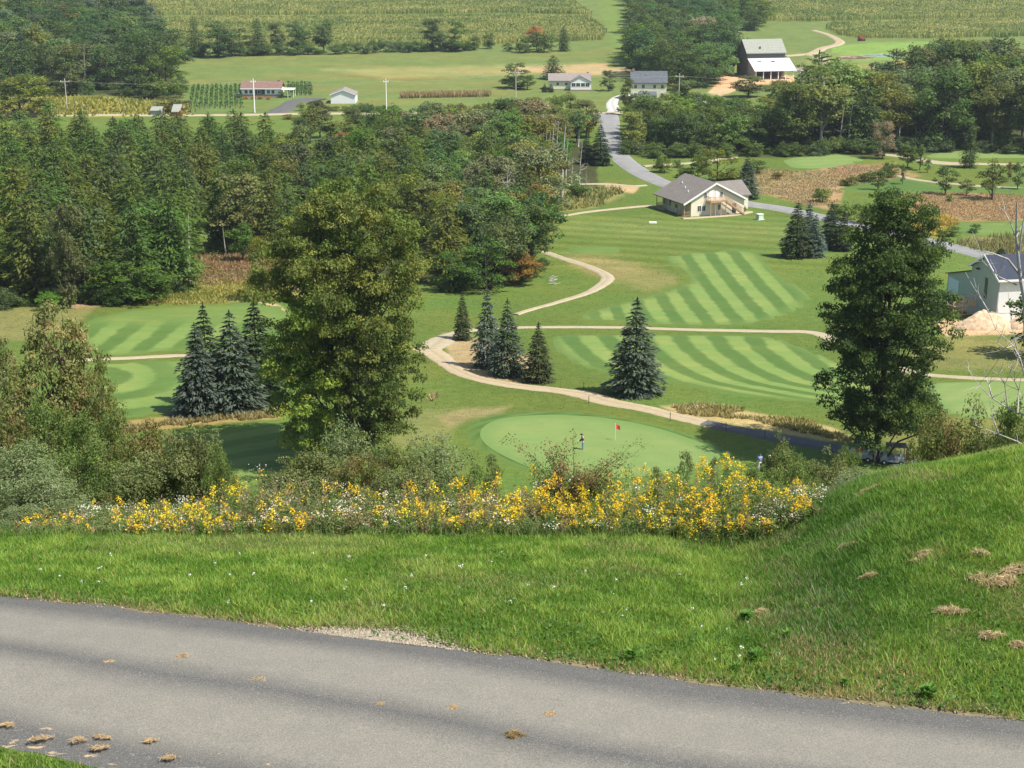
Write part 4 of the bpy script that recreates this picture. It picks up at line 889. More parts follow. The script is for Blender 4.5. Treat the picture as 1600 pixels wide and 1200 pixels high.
def clover():
    rng = np.random.RandomState(6); n = 42000; y = rng.uniform(12, 22, n); x = y*rng.uniform(-.42, .42, n); e = y-drive_far_edge(x)
    k = (e > .03) & (rng.rand(n) < (.12+.9*np.exp(-(e/.9)**2))*sm(.42, .6, fbm(x, y, .9, 33))); x, y = x[k], y[k]; n = len(x); z = hgt(x, y)+rng.uniform(.02, .09, n)
    c = np.array((.08, .17, .03))*rng.uniform(.5, 1.2, (n, 1)); nn = rng.normal(size=(n, 3))*.5+[0, 0, 1]
    V, Fc, C = leaves(np.c_[x, y, z], nn, rng.uniform(.025, .07, n), .6, c, rng)
    stuff('clover_leaves', V, Fc, C, LEAF, 'low clover and plantain leaves in the grass along the drive')
    n = 60; y = rng.uniform(14.5, 20, n); x = y*rng.uniform(-.38, .2, n); k = y > drive_far_edge(x)+.3; x, y = x[k], y[k]; n = len(x)
    c0 = np.c_[x, y, hgt(x, y)+.1]; m = 7; q = np.repeat(c0, m, 0)+rng.normal(size=(n*m, 3))*.01
    V, Fc, C = leaves(q, rng.normal(size=q.shape), np.full(len(q), .022), .8, np.full((len(q), 3), .72), rng)
    stuff('clover_blossoms', V, Fc, C, PETAL, 'tiny white clover heads dotted over the lawn')
clover()
def pebbles(name, x, y, r, col, rng, mat, label, lift=0.):
    n = len(x); z = hgt(x, y)+r*.3+lift
    O = np.array([(1, 0, 0), (0, 1, 0), (-1, 0, 0), (0, -1, 0), (0, 0, .7), (0, 0, -.7)]); T = np.array([(0, 1, 4), (1, 2, 4), (2, 3, 4), (3, 0, 4), (1, 0, 5), (2, 1, 5), (3, 2, 5), (0, 3, 5)])
    V = O[None]*r[:, None, None]*rng.uniform(.7, 1.3, (n, 6, 1)); th = rng.uniform(0, 6.28, n); ct, st_ = np.cos(th)[:, None], np.sin(th)[:, None]
    V = np.stack([V[..., 0]*ct-V[..., 1]*st_+x[:, None], V[..., 0]*st_+V[..., 1]*ct+y[:, None], V[..., 2]+z[:, None]], -1).reshape(-1, 3)
    Fc = (T[None]+6*np.arange(n)[:, None, None]).reshape(-1, 3)
    return stuff(name, V, Fc, np.repeat(col, 6, 0), mat, label)
rng = np.random.RandomState(9)
n = 6000; px_ = np.concatenate([rng.normal(590, 60, n), rng.uniform(-60, 1700, 700)]); A = np.array([G(a, 1000)[:2] for a in np.linspace(-50, 1650, 40)])
xx = np.interp(px_, np.linspace(-50, 1650, 40), A[:, 0]); ee = np.abs(rng.normal(size=len(xx)))*np.where(np.arange(len(xx)) < n, .2, .16); yy = drive_far_edge(xx)+ee-.03
cc = np.where(rng.rand(len(xx), 1) < .5, np.array([[.32, .27, .19]]), np.array([[.25, .22, .17]]))*rng.uniform(.6, 1.35, (len(xx), 1))
STONE = leafmat('stone', 0, .9, .2)
pebbles('verge_gravel', xx, yy, rng.uniform(.004, .017, len(xx)), cc, rng, STONE, 'pale loose gravel spilling along the far edge of the drive', .008)

def clippings(px, py, w, label, hgt_=.05, seed=0, dense=1., lift=0, cat='grass clippings', col=(.5, .38, .22)):
    p = G(px, py); rng = np.random.RandomState(seed+50); m = pxm(p)*w/2; n = int(900*dense*max(m/.25, .5)); s = rng.normal(size=(n, 2))*.24; sc_ = np.c_[rng.uniform(-.75, .75, 6), rng.uniform(-.6, .6, 6)]; s = s*[1, .6]+sc_[rng.randint(6, size=n)]
    lump = .5+fbm(s[:, 0]*3+seed*7, s[:, 1]*3, 1, 90); x = s[:, 0]*m*lump; y = s[:, 1]*m*.75*lump
    z = np.abs(rng.normal(size=n))*hgt_*np.exp(-(s**2).sum(1))+.03+hgt(p.x+x, p.y+y)-p.z+lift
    th = rng.uniform(0, 6.28, n); L = rng.uniform(.03, .1, n); a = np.c_[np.cos(th), np.sin(th), rng.normal(size=n)*(.35 if hgt_ > .01 else .05)]; b = np.c_[-np.sin(th), np.cos(th), rng.normal(size=n)*.3]
    c = np.array(col)*rng.uniform(.55, 1.25, (n, 1)); V, Fc, C = leaves(np.c_[x, y, z], None, L, .1, c, rng, a, b)
    tag(link('grass_clippings', npmesh('grass_clippings', V, Fc, BLADE, C), None, (p.x, p.y, p.z)), label, cat)
for i, a in enumerate([(1560, 908, 78, 'biggest tan heap of dried clippings at the right of the bank'), (1585, 892, 40, 'small tan heap just behind the biggest one'), (1488, 956, 46, 'flat tan scatter of clippings below the biggest heap'), (1552, 996, 34, 'tan tuft of clippings lowest at the right of the bank'),
        (1353, 905, 30, 'little dried tuft in the middle of the bank'), (1425, 748, 70, 'long tan streak of clippings near the crest of the bank'), (1340, 777, 55, 'thin tan scatter lower on the crest'), (1475, 722, 44, 'tan scatter at the highest visible crest'), (1575, 748, 50, 'tan heap near the crest at the right edge'),
        (1440, 872, 40, 'pale dry patch of clippings above the middle tuft'), (1186, 960, 24, 'small straw patch at the left foot of the bank'), (1320, 858, 30, 'faint straw scatter on the upper bank'), (1590, 1012, 26, 'straw tuft at the right picture edge'), (1530, 868, 26, 'small straw wisp above the biggest heap')]):
    clippings(a[0], a[1], a[2], a[3], .02, i)
clippings(808, 1160, 30, 'clod of brown dried grass lying on the drive', .03, 30, 1.3, .03, col=(.33, .24, .11))
for i, (a, b, w) in enumerate([(285, 1033, 24), (403, 1070, 26), (705, 1114, 24), (858, 1124, 22), (120, 1165, 26), (238, 1167, 24), (160, 1160, 22), (265, 1192, 34), (155, 1178, 26), (10, 1141, 22), (55, 1165, 44), (170, 1043, 14), (595, 1109, 12)]):
    clippings(a, b, w, 'thin smear of dried clippings on the asphalt', .006, 60+i, .25, .035, col=(.5, .36, .2))
for o in [o for o in COL.objects if o.get('label') == 'thin smear of dried clippings on the asphalt']: o['group'] = 'smears on the drive'

def weed(px, py, h, n, seed, label, col=(.11, .23, .035)):
    p = G(px, py); h *= .75; rng = np.random.RandomState(seed); th = rng.uniform(0, 6.28, n); r = rng.uniform(.2, 1, n)*h; q = np.c_[np.cos(th)*r*.5, np.sin(th)*r*.5, h*rng.uniform(.2, 1, n)*(1.1-r/h*.6)]
    a = np.c_[np.cos(th), np.sin(th), rng.uniform(.2, 1.2, n)]; a /= np.linalg.norm(a, axis=1, keepdims=True); b = np.cross(a, [0, 0, 1]); b /= np.linalg.norm(b, axis=1, keepdims=True)
    V, Fc, C = leaves(q, None, h*rng.uniform(.5, .9, n), .32, np.array(col)*rng.uniform(.7, 1.35, (n, 1)), rng, a, b)
    tag(link('weed', npmesh('weed', V, Fc, LEAF, C), None, (p.x, p.y, p.z+.02)), label, 'weed')
for i, a in enumerate([(988, 1032, .2, 14, 'broad-leaved green weed at the edge of the drive near the middle'), (1180, 1035, .2, 22, 'bushy bright weed clump at the foot of the bank'), (1165, 975, .22, 26, 'tall grassy weed clump at the left foot of the bank'), (1150, 1050, .14, 16, 'low weed touching the drive below the bank'), (1230, 1000, .15, 16, 'small weed on the lower bank'),
        (1320, 1075, .14, 16, 'dark low weed by the right part of the drive'), (1280, 960, .12, 14, 'little pale weed in the middle of the lower bank'), (1450, 1090, .2, 24, 'tufted dark weed by the drive at the right')]):
    weed(a[0], a[1], a[2], a[3]*3, i, a[4])

# wildflower band ------------------------------------------------------------
def wildflowers():
    rng = np.random.RandomState(12)
    n = 4300; px = rng.uniform(20, 1330, n); D = 21.9+4.6*rng.rand(n)**1.35
    top = np.interp(px, [0, 70, 140, 300, 370, 400, 470, 560, 640, 720, 800, 830, 930, 1040, 1130, 1230, 1290, 1340], [800, 800, 792, 778, 768, 742, 758, 755, 762, 752, 765, 752, 744, 742, 736, 748, 768, 790])
    u = (px-800); a = F*CT+(600-top)*ST; b = -F*ST+(600-top)*CT; x = u/a*D; z0 = hgt(x, D)
    h = (b/a*D-z0)*rng.uniform(.4, 1.02, n)*(.82+.4*fbm(x, D, .9, 45))*np.interp(D, [22, 22.6, 23.6], [.35, .7, 1.06])*np.where(rng.rand(n) < .3, .65, 1.)*(1+.06*rng.normal(size=n)); k = (h > .12) & (h < 2.6)
    k &= (x < 4.9-(D-22)*.15) | (h < .6)
    px, D, x, z0, h = px[k], D[k], x[k], z0[k], h[k]; n = len(px)
    Lf = []; Yl = []; Wh = []; St = []
    kind = rng.rand(n); patch = fbm(x, D, 1.3, 44); ym = np.interp(px, [0, 80, 300, 700, 900, 1300], [.02, .08, .12, .12, .15, .2])
    for i in range(n):
        base = np.array([x[i], D[i], z0[i]]); ln = rng.normal(size=2)*.12*h[i]; tipp = base+[ln[0], ln[1], h[i]]
        fl = kind[i] < ym[i]*(1.5*sm(.35, .6, patch[i])+.12); wt = not fl and kind[i] > .965-.02*(px[i] < 800)
        brown = rng.rand() < (.3 if px[i] < 900 else .12); m = int(22+34*h[i])
        t = rng.uniform(.0, .96, m); q = base+(tipp-base)*t[:, None]; th = rng.uniform(0, 6.28, m); L = rng.uniform(.05, .13, m)*(1.15-t*.55)
        ax = np.c_[np.cos(th), np.sin(th), rng.uniform(.1, .9, m)]; ax /= np.linalg.norm(ax, axis=1, keepdims=True); q = q+ax*L[:, None]*.55; bx = np.cross(ax, rng.normal(size=(m, 3))*.5+[0, 0, 1]); bx /= np.linalg.norm(bx, axis=1, keepdims=True)
        g = np.array([(.1, .17, .035), (.14, .2, .05), (.17, .21, .07), (.08, .14, .04)][rng.randint(4)]) if not brown else np.array([(.2, .15, .08), (.26, .2, .12)][rng.randint(2)])
        Lf.append(leaves(q, None, L, .24, g*rng.uniform(.7, 1.35, (m, 1)), rng, ax, bx)); St.append((base, tipp))
        if fl:
            m = rng.randint(34, 80); w = rng.uniform(.07, .15); hh = rng.uniform(.12, .26); t = rng.rand(m); s = rng.normal(size=(m, 2))*(w*(1-t*.85))[:, None]*.7
            q = tipp+np.c_[s[:, 0]+.05*t*rng.choice([-1, 1]), s[:, 1], (t-.6)*hh]
            Yl.append(leaves(q, rng.normal(size=(m, 3)), rng.uniform(.02, .045, m), .6, np.array((.82, .6, .045))*rng.uniform(.75, 1.12, (m, 1))*np.array([1, rng.uniform(.85, 1.1), 1]), rng))
        elif wt:
            m = rng.randint(14, 34); w = rng.uniform(.04, .1); s = rng.normal(size=(m, 3))*[w, w, .02]
            Wh.append(leaves(tipp+s, rng.normal(size=(m, 3))*.4+[0, 0, 1], rng.uniform(.015, .035, m), .8, np.array((.72, .69, .58))*rng.uniform(.75, 1.1, (m, 1)), rng))
        elif brown and rng.rand() < .6:
            m = 22; t = rng.rand(m); Lf.append(leaves(tipp+np.c_[rng.normal(size=(m, 2))*.04, -t*.2], rng.normal(size=(m, 3)), rng.uniform(.015, .035, m), .6, np.array((.36, .26, .17))*rng.uniform(.7, 1.2, (m, 1)), rng))
    V, Fc, C = cat(Lf); stuff('wildflower_leaves', V, Fc, C, LEAF, 'tangle of green and brown stems and leaves in the wildflower band')
    V, Fc, C = cat(Yl); stuff('goldenrod_blossoms', V, Fc, C, PETAL, 'bright yellow goldenrod plumes along the edge of the lawn')
    V, Fc, C = cat(Wh); stuff('white_blossoms', V, Fc, C, PETAL, 'small white flower heads among the goldenrod')
    b = np.array([s[0] for s in St]); t = np.array([s[1] for s in St]); d = np.cross(t-b, [0, 1, 0]); d /= np.linalg.norm(d, axis=1, keepdims=True); w = .005
    V = np.stack([b-d*w, b+d*w, t], 1).reshape(-1, 3); stuff('wildflower_stems', V, np.arange(len(V)).reshape(-1, 3), np.tile((.14, .17, .07), (len(V), 1)), BLADE, 'thin upright stems of the wildflowers')
    # long unmown grass at the front of the band and on the slope behind
    m = 30000; y = 21.7+6.5*rng.rand(m)**1.6; x = y*rng.uniform(-.4, .28, m); k = rng.rand(m) < .4+fbm(x, y, .8, 3); x, y = x[k], y[k]; m = len(x); pxx = 800+x/y*2265
    mx = np.where(x > 4.2, .12, .26); h = rng.uniform(.12, 1, m)*mx
    c = np.where(rng.rand(m, 1) < .12, np.array([[.34, .31, .17]]), np.array([[.12, .19, .05]]))*rng.uniform(.7, 1.3, (m, 1))
    V, Fc, C = blade_mesh(x, y, hgt(x, y), h, rng.uniform(.008, .018, m), c, rng, .3); stuff('tall_grass', V, Fc, C, BLADE, 'long unmown grass at the foot of the wildflowers')
wildflowers()
def slope_cover():
    rng = np.random.RandomState(15); n = 60000; y = rng.uniform(27, 128, n); x = y*rng.uniform(-.5, .5, n); z = hgt(x, y)
    h = rng.uniform(.2, 1, n)*np.interp(y, [27, 60, 128], [.5, .8, .7]); c = np.where(rng.rand(n, 1) < .3, np.array([[.24, .21, .1]]), np.array([[.08, .13, .035]]))*rng.uniform(.7, 1.3, (n, 1))
    V, Fc, C = blade_mesh(x, y, z, h, rng.uniform(.06, .2, n), c, rng, .3); stuff('slope_undergrowth', V, Fc, C, BLADE, 'rough undergrowth on the slope behind the wildflowers')
slope_cover()

# near shrubs ----------------------------------------------------------------
def nearshrub(name, seed, pal, H=3., nb=170, per=110, ls=.075, br=.085, prof=BUSH, asp=.5, limbs=70, **k):
    c, t = broad(name, seed, H, prof, nb, br, per, ls, pal, base=.02, trunks=3, tr=.007, limbs=limbs, up=.3, asp=asp, flat=.9, **k); return Kind('shrub', H, c, t)
OLV = [(.17, .2, .07), (.2, .23, .085), (.14, .175, .06)]; SIL = [(.17, .22, .095), (.21, .26, .12), (.15, .195, .08)]; GRN = [(.1, .16, .035), (.13, .19, .045), (.16, .21, .06)]; YG = [(.15, .18, .045), (.11, .15, .04), (.2, .17, .06)]
SPIKY = [(.03, .3, .3), (.3, .42, .4), (.6, .3, .34), (.8, .16, .2), (1., .03, .05)]
NS = [nearshrub('shrub_green', 500, GRN), nearshrub('shrub_olive', 501, OLV, prof=SPIKY), nearshrub('shrub_silver', 502, SIL, ls=.065, per=90, prof=SPIKY), nearshrub('shrub_yellow', 503, YG),
      nearshrub('shrub_sprig', 504, GRN+OLV, nb=60, per=60, br=.06, prof=[(.05, .18, .18), (.5, .25, .25), (.8, .12, .2), (1.05, .02, .1)])]
def shrub_at(k, px, D, pyt, pxw, label, tint=(1, 1, 1), sxs=1., rz=None):
    p = OnG(px, D, pyt); m = pxm(p); big = k != 4; h = (PT(px, pyt-(6 if big else -8), D).z-p.z)*(1.1 if big else 1); pxw = pxw*(1.45 if big else .7); kd = NS[k]
    bb = kd.crown.vertices; xs = [bb[i].co.x for i in range(0, len(bb), 60)]; wd = max(xs)-min(xs)
    return kd.put(p, h, label, 'shrub', None, TR.uniform(0, 6.28) if rz is None else rz, pxw*m/(wd*h/kd.H), tint, TR)
for a in [
 (3, 10, 46, 668, 130, 'yellow-green shrub at the left picture edge below the thin tree'), (0, 75, 42, 655, 140, 'leafy shrub under the thin yellowing tree'), (0, 150, 38, 668, 130, 'dense dark green shrub at the left, right of the thin tree'),
 (3, 205, 36, 672, 120, 'yellow-green shrub between the two dark ones on the left'), (1, 262, 40, 690, 100, 'rounded olive shrub in the middle of the left thicket'), (0, 120, 31, 715, 150, 'low dark shrub in front of the left thicket'),
 (2, 22, 25.5, 705, 120, 'silvery grey-green shrub at the lower left edge'), (2, 60, 24.5, 750, 120, 'low silvery shrub beside the flowers at the far left'), (1, 225, 30, 722, 130, 'low olive shrub in front of the left thicket'),
 (1, 308, 30, 676, 100, 'tall grey-green pointed shrub at the right end of the left thicket'), (0, 340, 29, 716, 60, 'dark green shrub tucked right of the pointed one'), (2, 30, 23.2, 796, 60, 'small grey shrub on the lawn edge at the far left'),
 (1, 436, 29, 728, 80, 'low olive shrub below the shade of the huge maple'), (2, 540, 33, 676, 90, 'silvery willow-like shrub in front of the huge maple trunks'), (1, 500, 29, 712, 110, 'olive shrub left of the silvery one by the maple'), (3, 590, 28, 712, 110, 'olive-yellow shrub in the middle of the thicket under the maple'),
 (2, 680, 29, 694, 110, 'rounded silvery shrub at the right end of the thicket under the maple'), (1, 625, 26, 726, 110, 'low olive shrub before the rounded silvery one'), (4, 773, 26, 702, 60, 'thin sprigged shrub left of the green'), (0, 740, 26.5, 745, 80, 'low dark shrub left of the red-tinged one'),
 (4, 1070, 26, 695, 50, 'spindly sprig standing before the right part of the green'), (4, 1112, 26, 708, 50, 'second spindly sprig before the green'), (4, 1030, 25, 720, 60, 'low sprig with few leaves before the green'), (4, 1142, 26, 720, 50, 'third spindly sprig near the man in blue'),
 (1, 1215, 31, 690, 60, 'light-leaved shrub right of the man in blue'), (0, 1240, 29, 724, 90, 'leafy shrub at the left of the thicket by the carts'), (1, 1285, 31, 712, 90, 'broad olive shrub in the middle of the thicket by the carts'), (0, 1322, 33, 716, 60, 'dark leafy shrub just left of the golf carts'),
 (2, 1345, 28, 744, 90, 'silvery low shrub before the golf carts'), (1, 1395, 28, 744, 70, 'grey-olive low shrub at the left foot of the bank crest'), (0, 1190, 27, 742, 70, 'low green shrub behind the goldenrod at the right'),
 (0, 1452, 70, 672, 70, 'dark shrub with tangled stems right of the dark maple'), (3, 1500, 62, 668, 130, 'brownish shrub behind the crest of the bank'), (1, 1560, 60, 664, 110, 'olive shrub behind the bank crest at the right'), (0, 1600, 58, 655, 100, 'dark shrub at the right picture edge behind the bank'),
]:
    shrub_at(*a)
# thin yellowing trees at the left
c, t = broad('yellow_tree', 520, 9, [(.2, .1, .1), (.35, .28, .3), (.55, .36, .34), (.7, .3, .24), (.85, .16, .2), (.93, .12, .1), (1, .02, .02)], 330, .045, 62, .15, [(.2, .2, .07), (.17, .2, .06), (.19, .21, .07), (.24, .2, .08)], trunks=2, base=.1, tr=.01, limbs=140, bark=BARK, boughs=5, bmix=.6, depth=.8)
YT = Kind('thin_tree', 9, c, t)
def thin(px, D, pyt, pxw, label, tint, rz):
    p = OnG(px, D, pyt); h = PT(px, pyt, D).z-p.z; m = pxm(p); return YT.put(p, h, label, 'tree', None, rz, pxw*m/(9*.7*h/9), tint, TR)
thin(78, 52, 462, 175, 'tall thin yellowing tree with open crown at the left', (1, 1, 1), 0)
thin(0, 60, 520, 110, 'shorter thin yellowing tree cut by the left picture edge', (.85, .95, 1), 2)
thin(150, 50, 545, 80, 'low yellowing sapling at the right foot of the tall thin tree', (1, 1.1, .9), 4)

# red-tinged shrub with long arching twigs
def arching():
    rng = np.random.RandomState(33); p = OnG(885, 24.0); H = PT(885, 690, 24).z-p.z; m = pxm(p); P = []; parts = []
    ends = [(795, 683), (886, 676), (845, 690), (860, 698), (870, 704), (998, 690), (960, 706), (980, 735), (830, 720), (880, 712), (935, 722), (945, 715), (850, 735), (900, 730), (960, 760), (830, 750), (870, 745), (920, 745), (860, 705), (900, 730), (890, 760), (850, 770), (930, 775)]
    for (ex, ey) in ends*2+[(rng.uniform(835, 965), rng.uniform(728, 800)) for _ in range(46)]:
        e = PT(ex+rng.uniform(-14, 14), ey+rng.uniform(-3, 12), 24+rng.uniform(-.5, .5))-p; e = np.array(e); b = np.array([rng.uniform(-.25, .25), rng.uniform(-.15, .15), 0]); n = 9; path = []
        for j in range(n+1):
            t = j/n; q = b+(e-b)*np.array([t**1.7, t**1.3, t**.75]); q = q+rng.normal(size=3)*.012; path.append((*q, .009*(1.1-t)))
        P.append(path)
        for j in range(2, n+1):
            q0 = np.array(path[j][:3]); k = 34 if j < n-1 else 22; red = rng.rand() < (.45 if 860 < ex < 950 else .15); col = np.array((.28, .13, .08) if red else [(.16, .17, .045), (.1, .16, .035), (.2, .19, .06)][rng.randint(3)])
            q = q0+rng.normal(size=(k, 3))*(.05+.05*(1-j/n)); parts.append(leaves(q, rng.normal(size=(k, 3))+[0, -.2, .6], rng.uniform(.025, .05, k), .5, col*rng.uniform(.6, 1.4, (k, 1)), rng))
    o = thing('shrub', 'red-tinged shrub with long arching twigs in front of the golfer', 'shrub', p)
    V, Fc, C = cat(parts); link('crown', npmesh('arching_crown', V, Fc, LEAF, C), o); v, f = tubes(P, 5); link('stem', npmesh('arching_stem', v, f, BARK), o)
arching()
# bare grey tree reaching in from the right
def bare():
    rng = np.random.RandomState(4); D = 38; p = OnG(1612, D); Q = lambda a, b, d=0: np.array(PT(a, b, D+d)-p); P = []
    def chain(pts, r0, r1, d=0):
        L = [Q(a, b, d+rng.uniform(-.2, .2)) for a, b in pts]; n = len(L); out = [(*L[i], r0+(r1-r0)*i/(n-1)) for i in range(n)]; P.append(out); return out
    chain([(1612, 760), (1606, 560), (1602, 470), (1594, 430), (1588, 370), (1589, 315)], .1, .018)
    chain([(1594, 430), (1575, 405), (1552, 396), (1538, 392)], .035, .008); chain([(1592, 400), (1598, 350), (1608, 310)], .03, .008)
    for a in [[(1588, 445), (1560, 432), (1535, 408)], [(1590, 380), (1580, 350), (1570, 330)], [(1594, 440), (1612, 400), (1630, 380)], [(1604, 650), (1575, 638), (1550, 622), (1530, 603), (1513, 578)], [(1606, 560), (1598, 575), (1590, 560), (1576, 575)],
              [(1606, 700), (1590, 690), (1560, 678), (1525, 665)], [(1575, 638), (1570, 600), (1560, 585)], [(1550, 622), (1545, 600), (1540, 590)], [(1590, 645), (1592, 610), (1585, 595)], [(1604, 600), (1594, 560), (1583, 540), (1556, 515), (1545, 488)], [(1594, 560), (1585, 530), (1580, 500)],
              [(1606, 580), (1592, 556), (1600, 530)], [(1560, 678), (1552, 655), (1548, 640)], [(1545, 488), (1535, 470), (1528, 460)], [(1583, 540), (1570, 545), (1558, 535)], [(1588, 370), (1600, 345), (1604, 330)]]:
        c = chain(a, .022, .006)
        for j in range(1, len(c)):
            for _ in range(3):
                s = np.array(c[j][:3]); d = rng.normal(size=3)*.25+[0, 0, .22]; P.append([(*s, .008), (*(s+d*.5+rng.normal(size=3)*.03), .006), (*(s+d), .004)])
    v, f = tubes(P, 5); tag(link('dead_tree', npmesh('bare_tree', v, f, DEAD, None, None, True), None, p), 'bare grey tree with crooked twigs reaching in at the right edge', 'dead tree')
bare()
# small bushy tree and shade at right of the metal building
tree_at(SMALLT[0], 1605, 556, 452, 88, 'small round dark tree in front of the metal building at the right edge', (.7, .75, .8))

# ================================================================ buildings and objects
class MB:
    def __init__(s): s.V = []; s.F = []
    def box(s, x0, x1, y0, y1, z0, z1):
        o = len(s.V); s.V += [(x, y, z) for z in (z0, z1) for x, y in ((x0, y0), (x1, y0), (x1, y1), (x0, y1))]
        s.F += [tuple(o+i for i in f) for f in ((3, 2, 1, 0), (4, 5, 6, 7), (0, 1, 5, 4), (1, 2, 6, 5), (2, 3, 7, 6), (3, 0, 4, 7))]; return s
    def prism(s, pts, axis, a0, a1):
        """extrude polygon pts (2-D) along axis 'x' or 'y' or 'z' between a0 and a1"""
        o = len(s.V); n = len(pts)
        f = {'y': lambda p, a: (p[0], a, p[1]), 'x': lambda p, a: (a, p[0], p[1]), 'z': lambda p, a: (p[0], p[1], a)}[axis]
        s.V += [f(p, a0) for p in pts]+[f(p, a1) for p in pts]
        s.F += [tuple(o+i for i in range(n)), tuple(o+n+i for i in reversed(range(n)))]+[(o+i, o+n+i, o+n+(i+1) % n, o+(i+1) % n) for i in range(n)]; return s
    def bar(s, a, b, w, h=None):
        h = h or w; a = Vector(a); b = Vector(b); t = (b-a).normalized(); u = t.cross(Vector((0, 0, 1)))
        u = Vector((1, 0, 0)) if u.length < .01 else u.normalized(); v = t.cross(u); o = len(s.V)
        for p in (a, b):
            for i, j in ((-1, -1), (1, -1), (1, 1), (-1, 1)): s.V.append(tuple(p+u*i*w/2+v*j*h/2))
        s.F += [tuple(o+i for i in f) for f in ((3, 2, 1, 0), (4, 5, 6, 7), (0, 1, 5, 4), (1, 2, 6, 5), (2, 3, 7, 6), (3, 0, 4, 7))]; return s
    def cyl(s, c, r, axis, w, n=20, r2=None):
        ring_ = []; o = len(s.V)
        for k, d in enumerate((-w/2, w/2)):
            for i in range(n):
                a = 2*math.pi*i/n; x, y = math.cos(a)*(r if k == 0 or r2 is None else r2), math.sin(a)*(r if k == 0 or r2 is None else r2)
                s.V.append({'x': (c[0]+d, c[1]+x, c[2]+y), 'y': (c[0]+x, c[1]+d, c[2]+y), 'z': (c[0]+x, c[1]+y, c[2]+d)}[axis])
        s.F += [tuple(o+i for i in range(n)), tuple(o+n+i for i in reversed(range(n)))]+[(o+i, o+n+i, o+n+(i+1) % n, o+(i+1) % n) for i in range(n)]; return s
    def build(s, name, mat, parent=None, loc=None, smooth=False):
        me = bpy.data.meshes.new(name); me.from_pydata(s.V, [], s.F); bm = bmesh.new(); bm.from_mesh(me); bmesh.ops.recalc_face_normals(bm, faces=bm.faces); bm.to_mesh(me); bm.free()
        me.materials.append(mat)
        if smooth:
            for p in me.polygons: p.use_smooth = True
        return link(name, me, parent, loc)
def siding(name, col, step=.2, dirn='z', depth=.35, rough=.6):
    k = N(name); o = k.obj(); sx = k.n('SeparateXYZ'); k.l(o, sx.inputs[0])
    c_ = k.math('ADD', sx.outputs['X'], sx.outputs['Y']) if dirn == 'v' else sx.outputs['Z']
    f = k.math('FRACT', k.math('DIVIDE', c_, step)); g = k.ramp(f, 0, .16); n = k.noise(.7, 5, .6, o)
    c = k.mix(g, tuple(x*(1-depth) for x in col), col); c = k.mix(k.ramp(n, .35, .75, 0, .3), c, k.mix(1., c, (.78, .76, .72), 'MULTIPLY'))
    k.pbr(c, rough, .3, 0, f, .3, .02); return k.m
def roofmat(name, a, b, step=.3, ribs=0.):
    k = N(name); o = k.obj(); n = k.noise(1.1, 6, .7, o); c = k.mix(k.ramp(n, .3, .7), a, b); sx = k.n('SeparateXYZ'); k.l(o, sx.inputs[0])
    if ribs: f = k.math('FRACT', k.math('DIVIDE', sx.outputs['Y' if ribs > 0 else 'X'], abs(ribs))); c = k.mix(k.ramp(f, 0, .15, .35, 0), c, tuple(x*.5 for x in a))
    else: f = k.math('FRACT', k.math('DIVIDE', sx.outputs['Z'], step*.5)); c = k.mix(k.ramp(f, 0, .3, .4, 0), c, tuple(x*.6 for x in a))
    k.pbr(c, .85 if not ribs else .7, .2, 0, n, .2, .02); return k.m
CREAM = siding('cream_siding', (.72, .66, .52)); WHITE = siding('white_siding', (.78, .78, .76)); PALEY = siding('pale_yellow_siding', (.72, .7, .5)); TRIM = simple('white_trim', (.8, .79, .76), .5, .05)
SHING = roofmat('grey_shingles', (.15, .133, .115), (.2, .18, .16)); SLATE = roofmat('dark_slate_roof', (.08, .088, .1), (.12, .13, .145)); BROWNR = roofmat('red_brown_shingles', (.17, .1, .085), (.22, .135, .11)); TAUPE = roofmat('taupe_shingles', (.2, .17, .155), (.26, .225, .21))
GLASS = simple('window_glass', (.03, .035, .045), .08, .1, 1, 0, .6); WOOD = simple('deck_timber', (.42, .27, .16), .75, .2, 3); RAWW = simple('new_lumber', (.72, .42, .2), .7, .12, 4); BRICK = simple('brick_base', (.28, .19, .15), .85, .25, 4)
BARNW = siding('weathered_boards', (.13, .125, .125), .3, 'v', .45, .9); BARNL = siding('grey_lean_to_boards', (.3, .32, .33), .3, 'v', .3, .9); TINR = roofmat('pale_old_roof', (.23, .24, .2), (.3, .31, .26), 1.2); WTIN = roofmat('white_sheet_roof', (.5, .52, .54), (.6, .61, .62), ribs=-.9)
GMET = siding('sage_sheet_metal', (.32, .39, .36), .25, 'v', .18, .45); WMET = siding('white_sheet_metal', (.74, .75, .73), .3, 'v', .22, .45); NAVY = roofmat('navy_metal_roof', (.028, .035, .055), (.036, .044, .066), ribs=-.5)
BLACK = simple('black_plastic', (.02, .02, .022), .45, .1); DGREY = simple('dark_grey_paint', (.06, .065, .07), .5, .1); RED = simple('red_paint', (.36, .06, .04), .5, .15); WPOLE = simple('pale_pole_wood', (.45, .42, .37), .85, .2, 1); CONC = simple('concrete', (.42, .4, .37), .9, .15)
def gable(W, L, he, hr, base=-1.): return [(0, base), (W, base), (W, he), (W/2, hr), (0, he)]
def roof_slabs(parent, W, L, he, hr, mat, ov=.45, th=.18, y0=None, y1=None, name='roof', x0=0.):
    y0 = -ov if y0 is None else y0; y1 = L+ov if y1 is None else y1; sl = (hr-he)/(W/2); m = MB()
    e = he-sl*ov; m.prism([(x0-ov, e+.02), (x0+W/2, hr+.02), (x0+W+ov, e+.02), (x0+W+ov, e+th+.02), (x0+W/2, hr+th+.06), (x0-ov, e+th+.02)], 'y', y0, y1); return m.build(name, mat, parent)
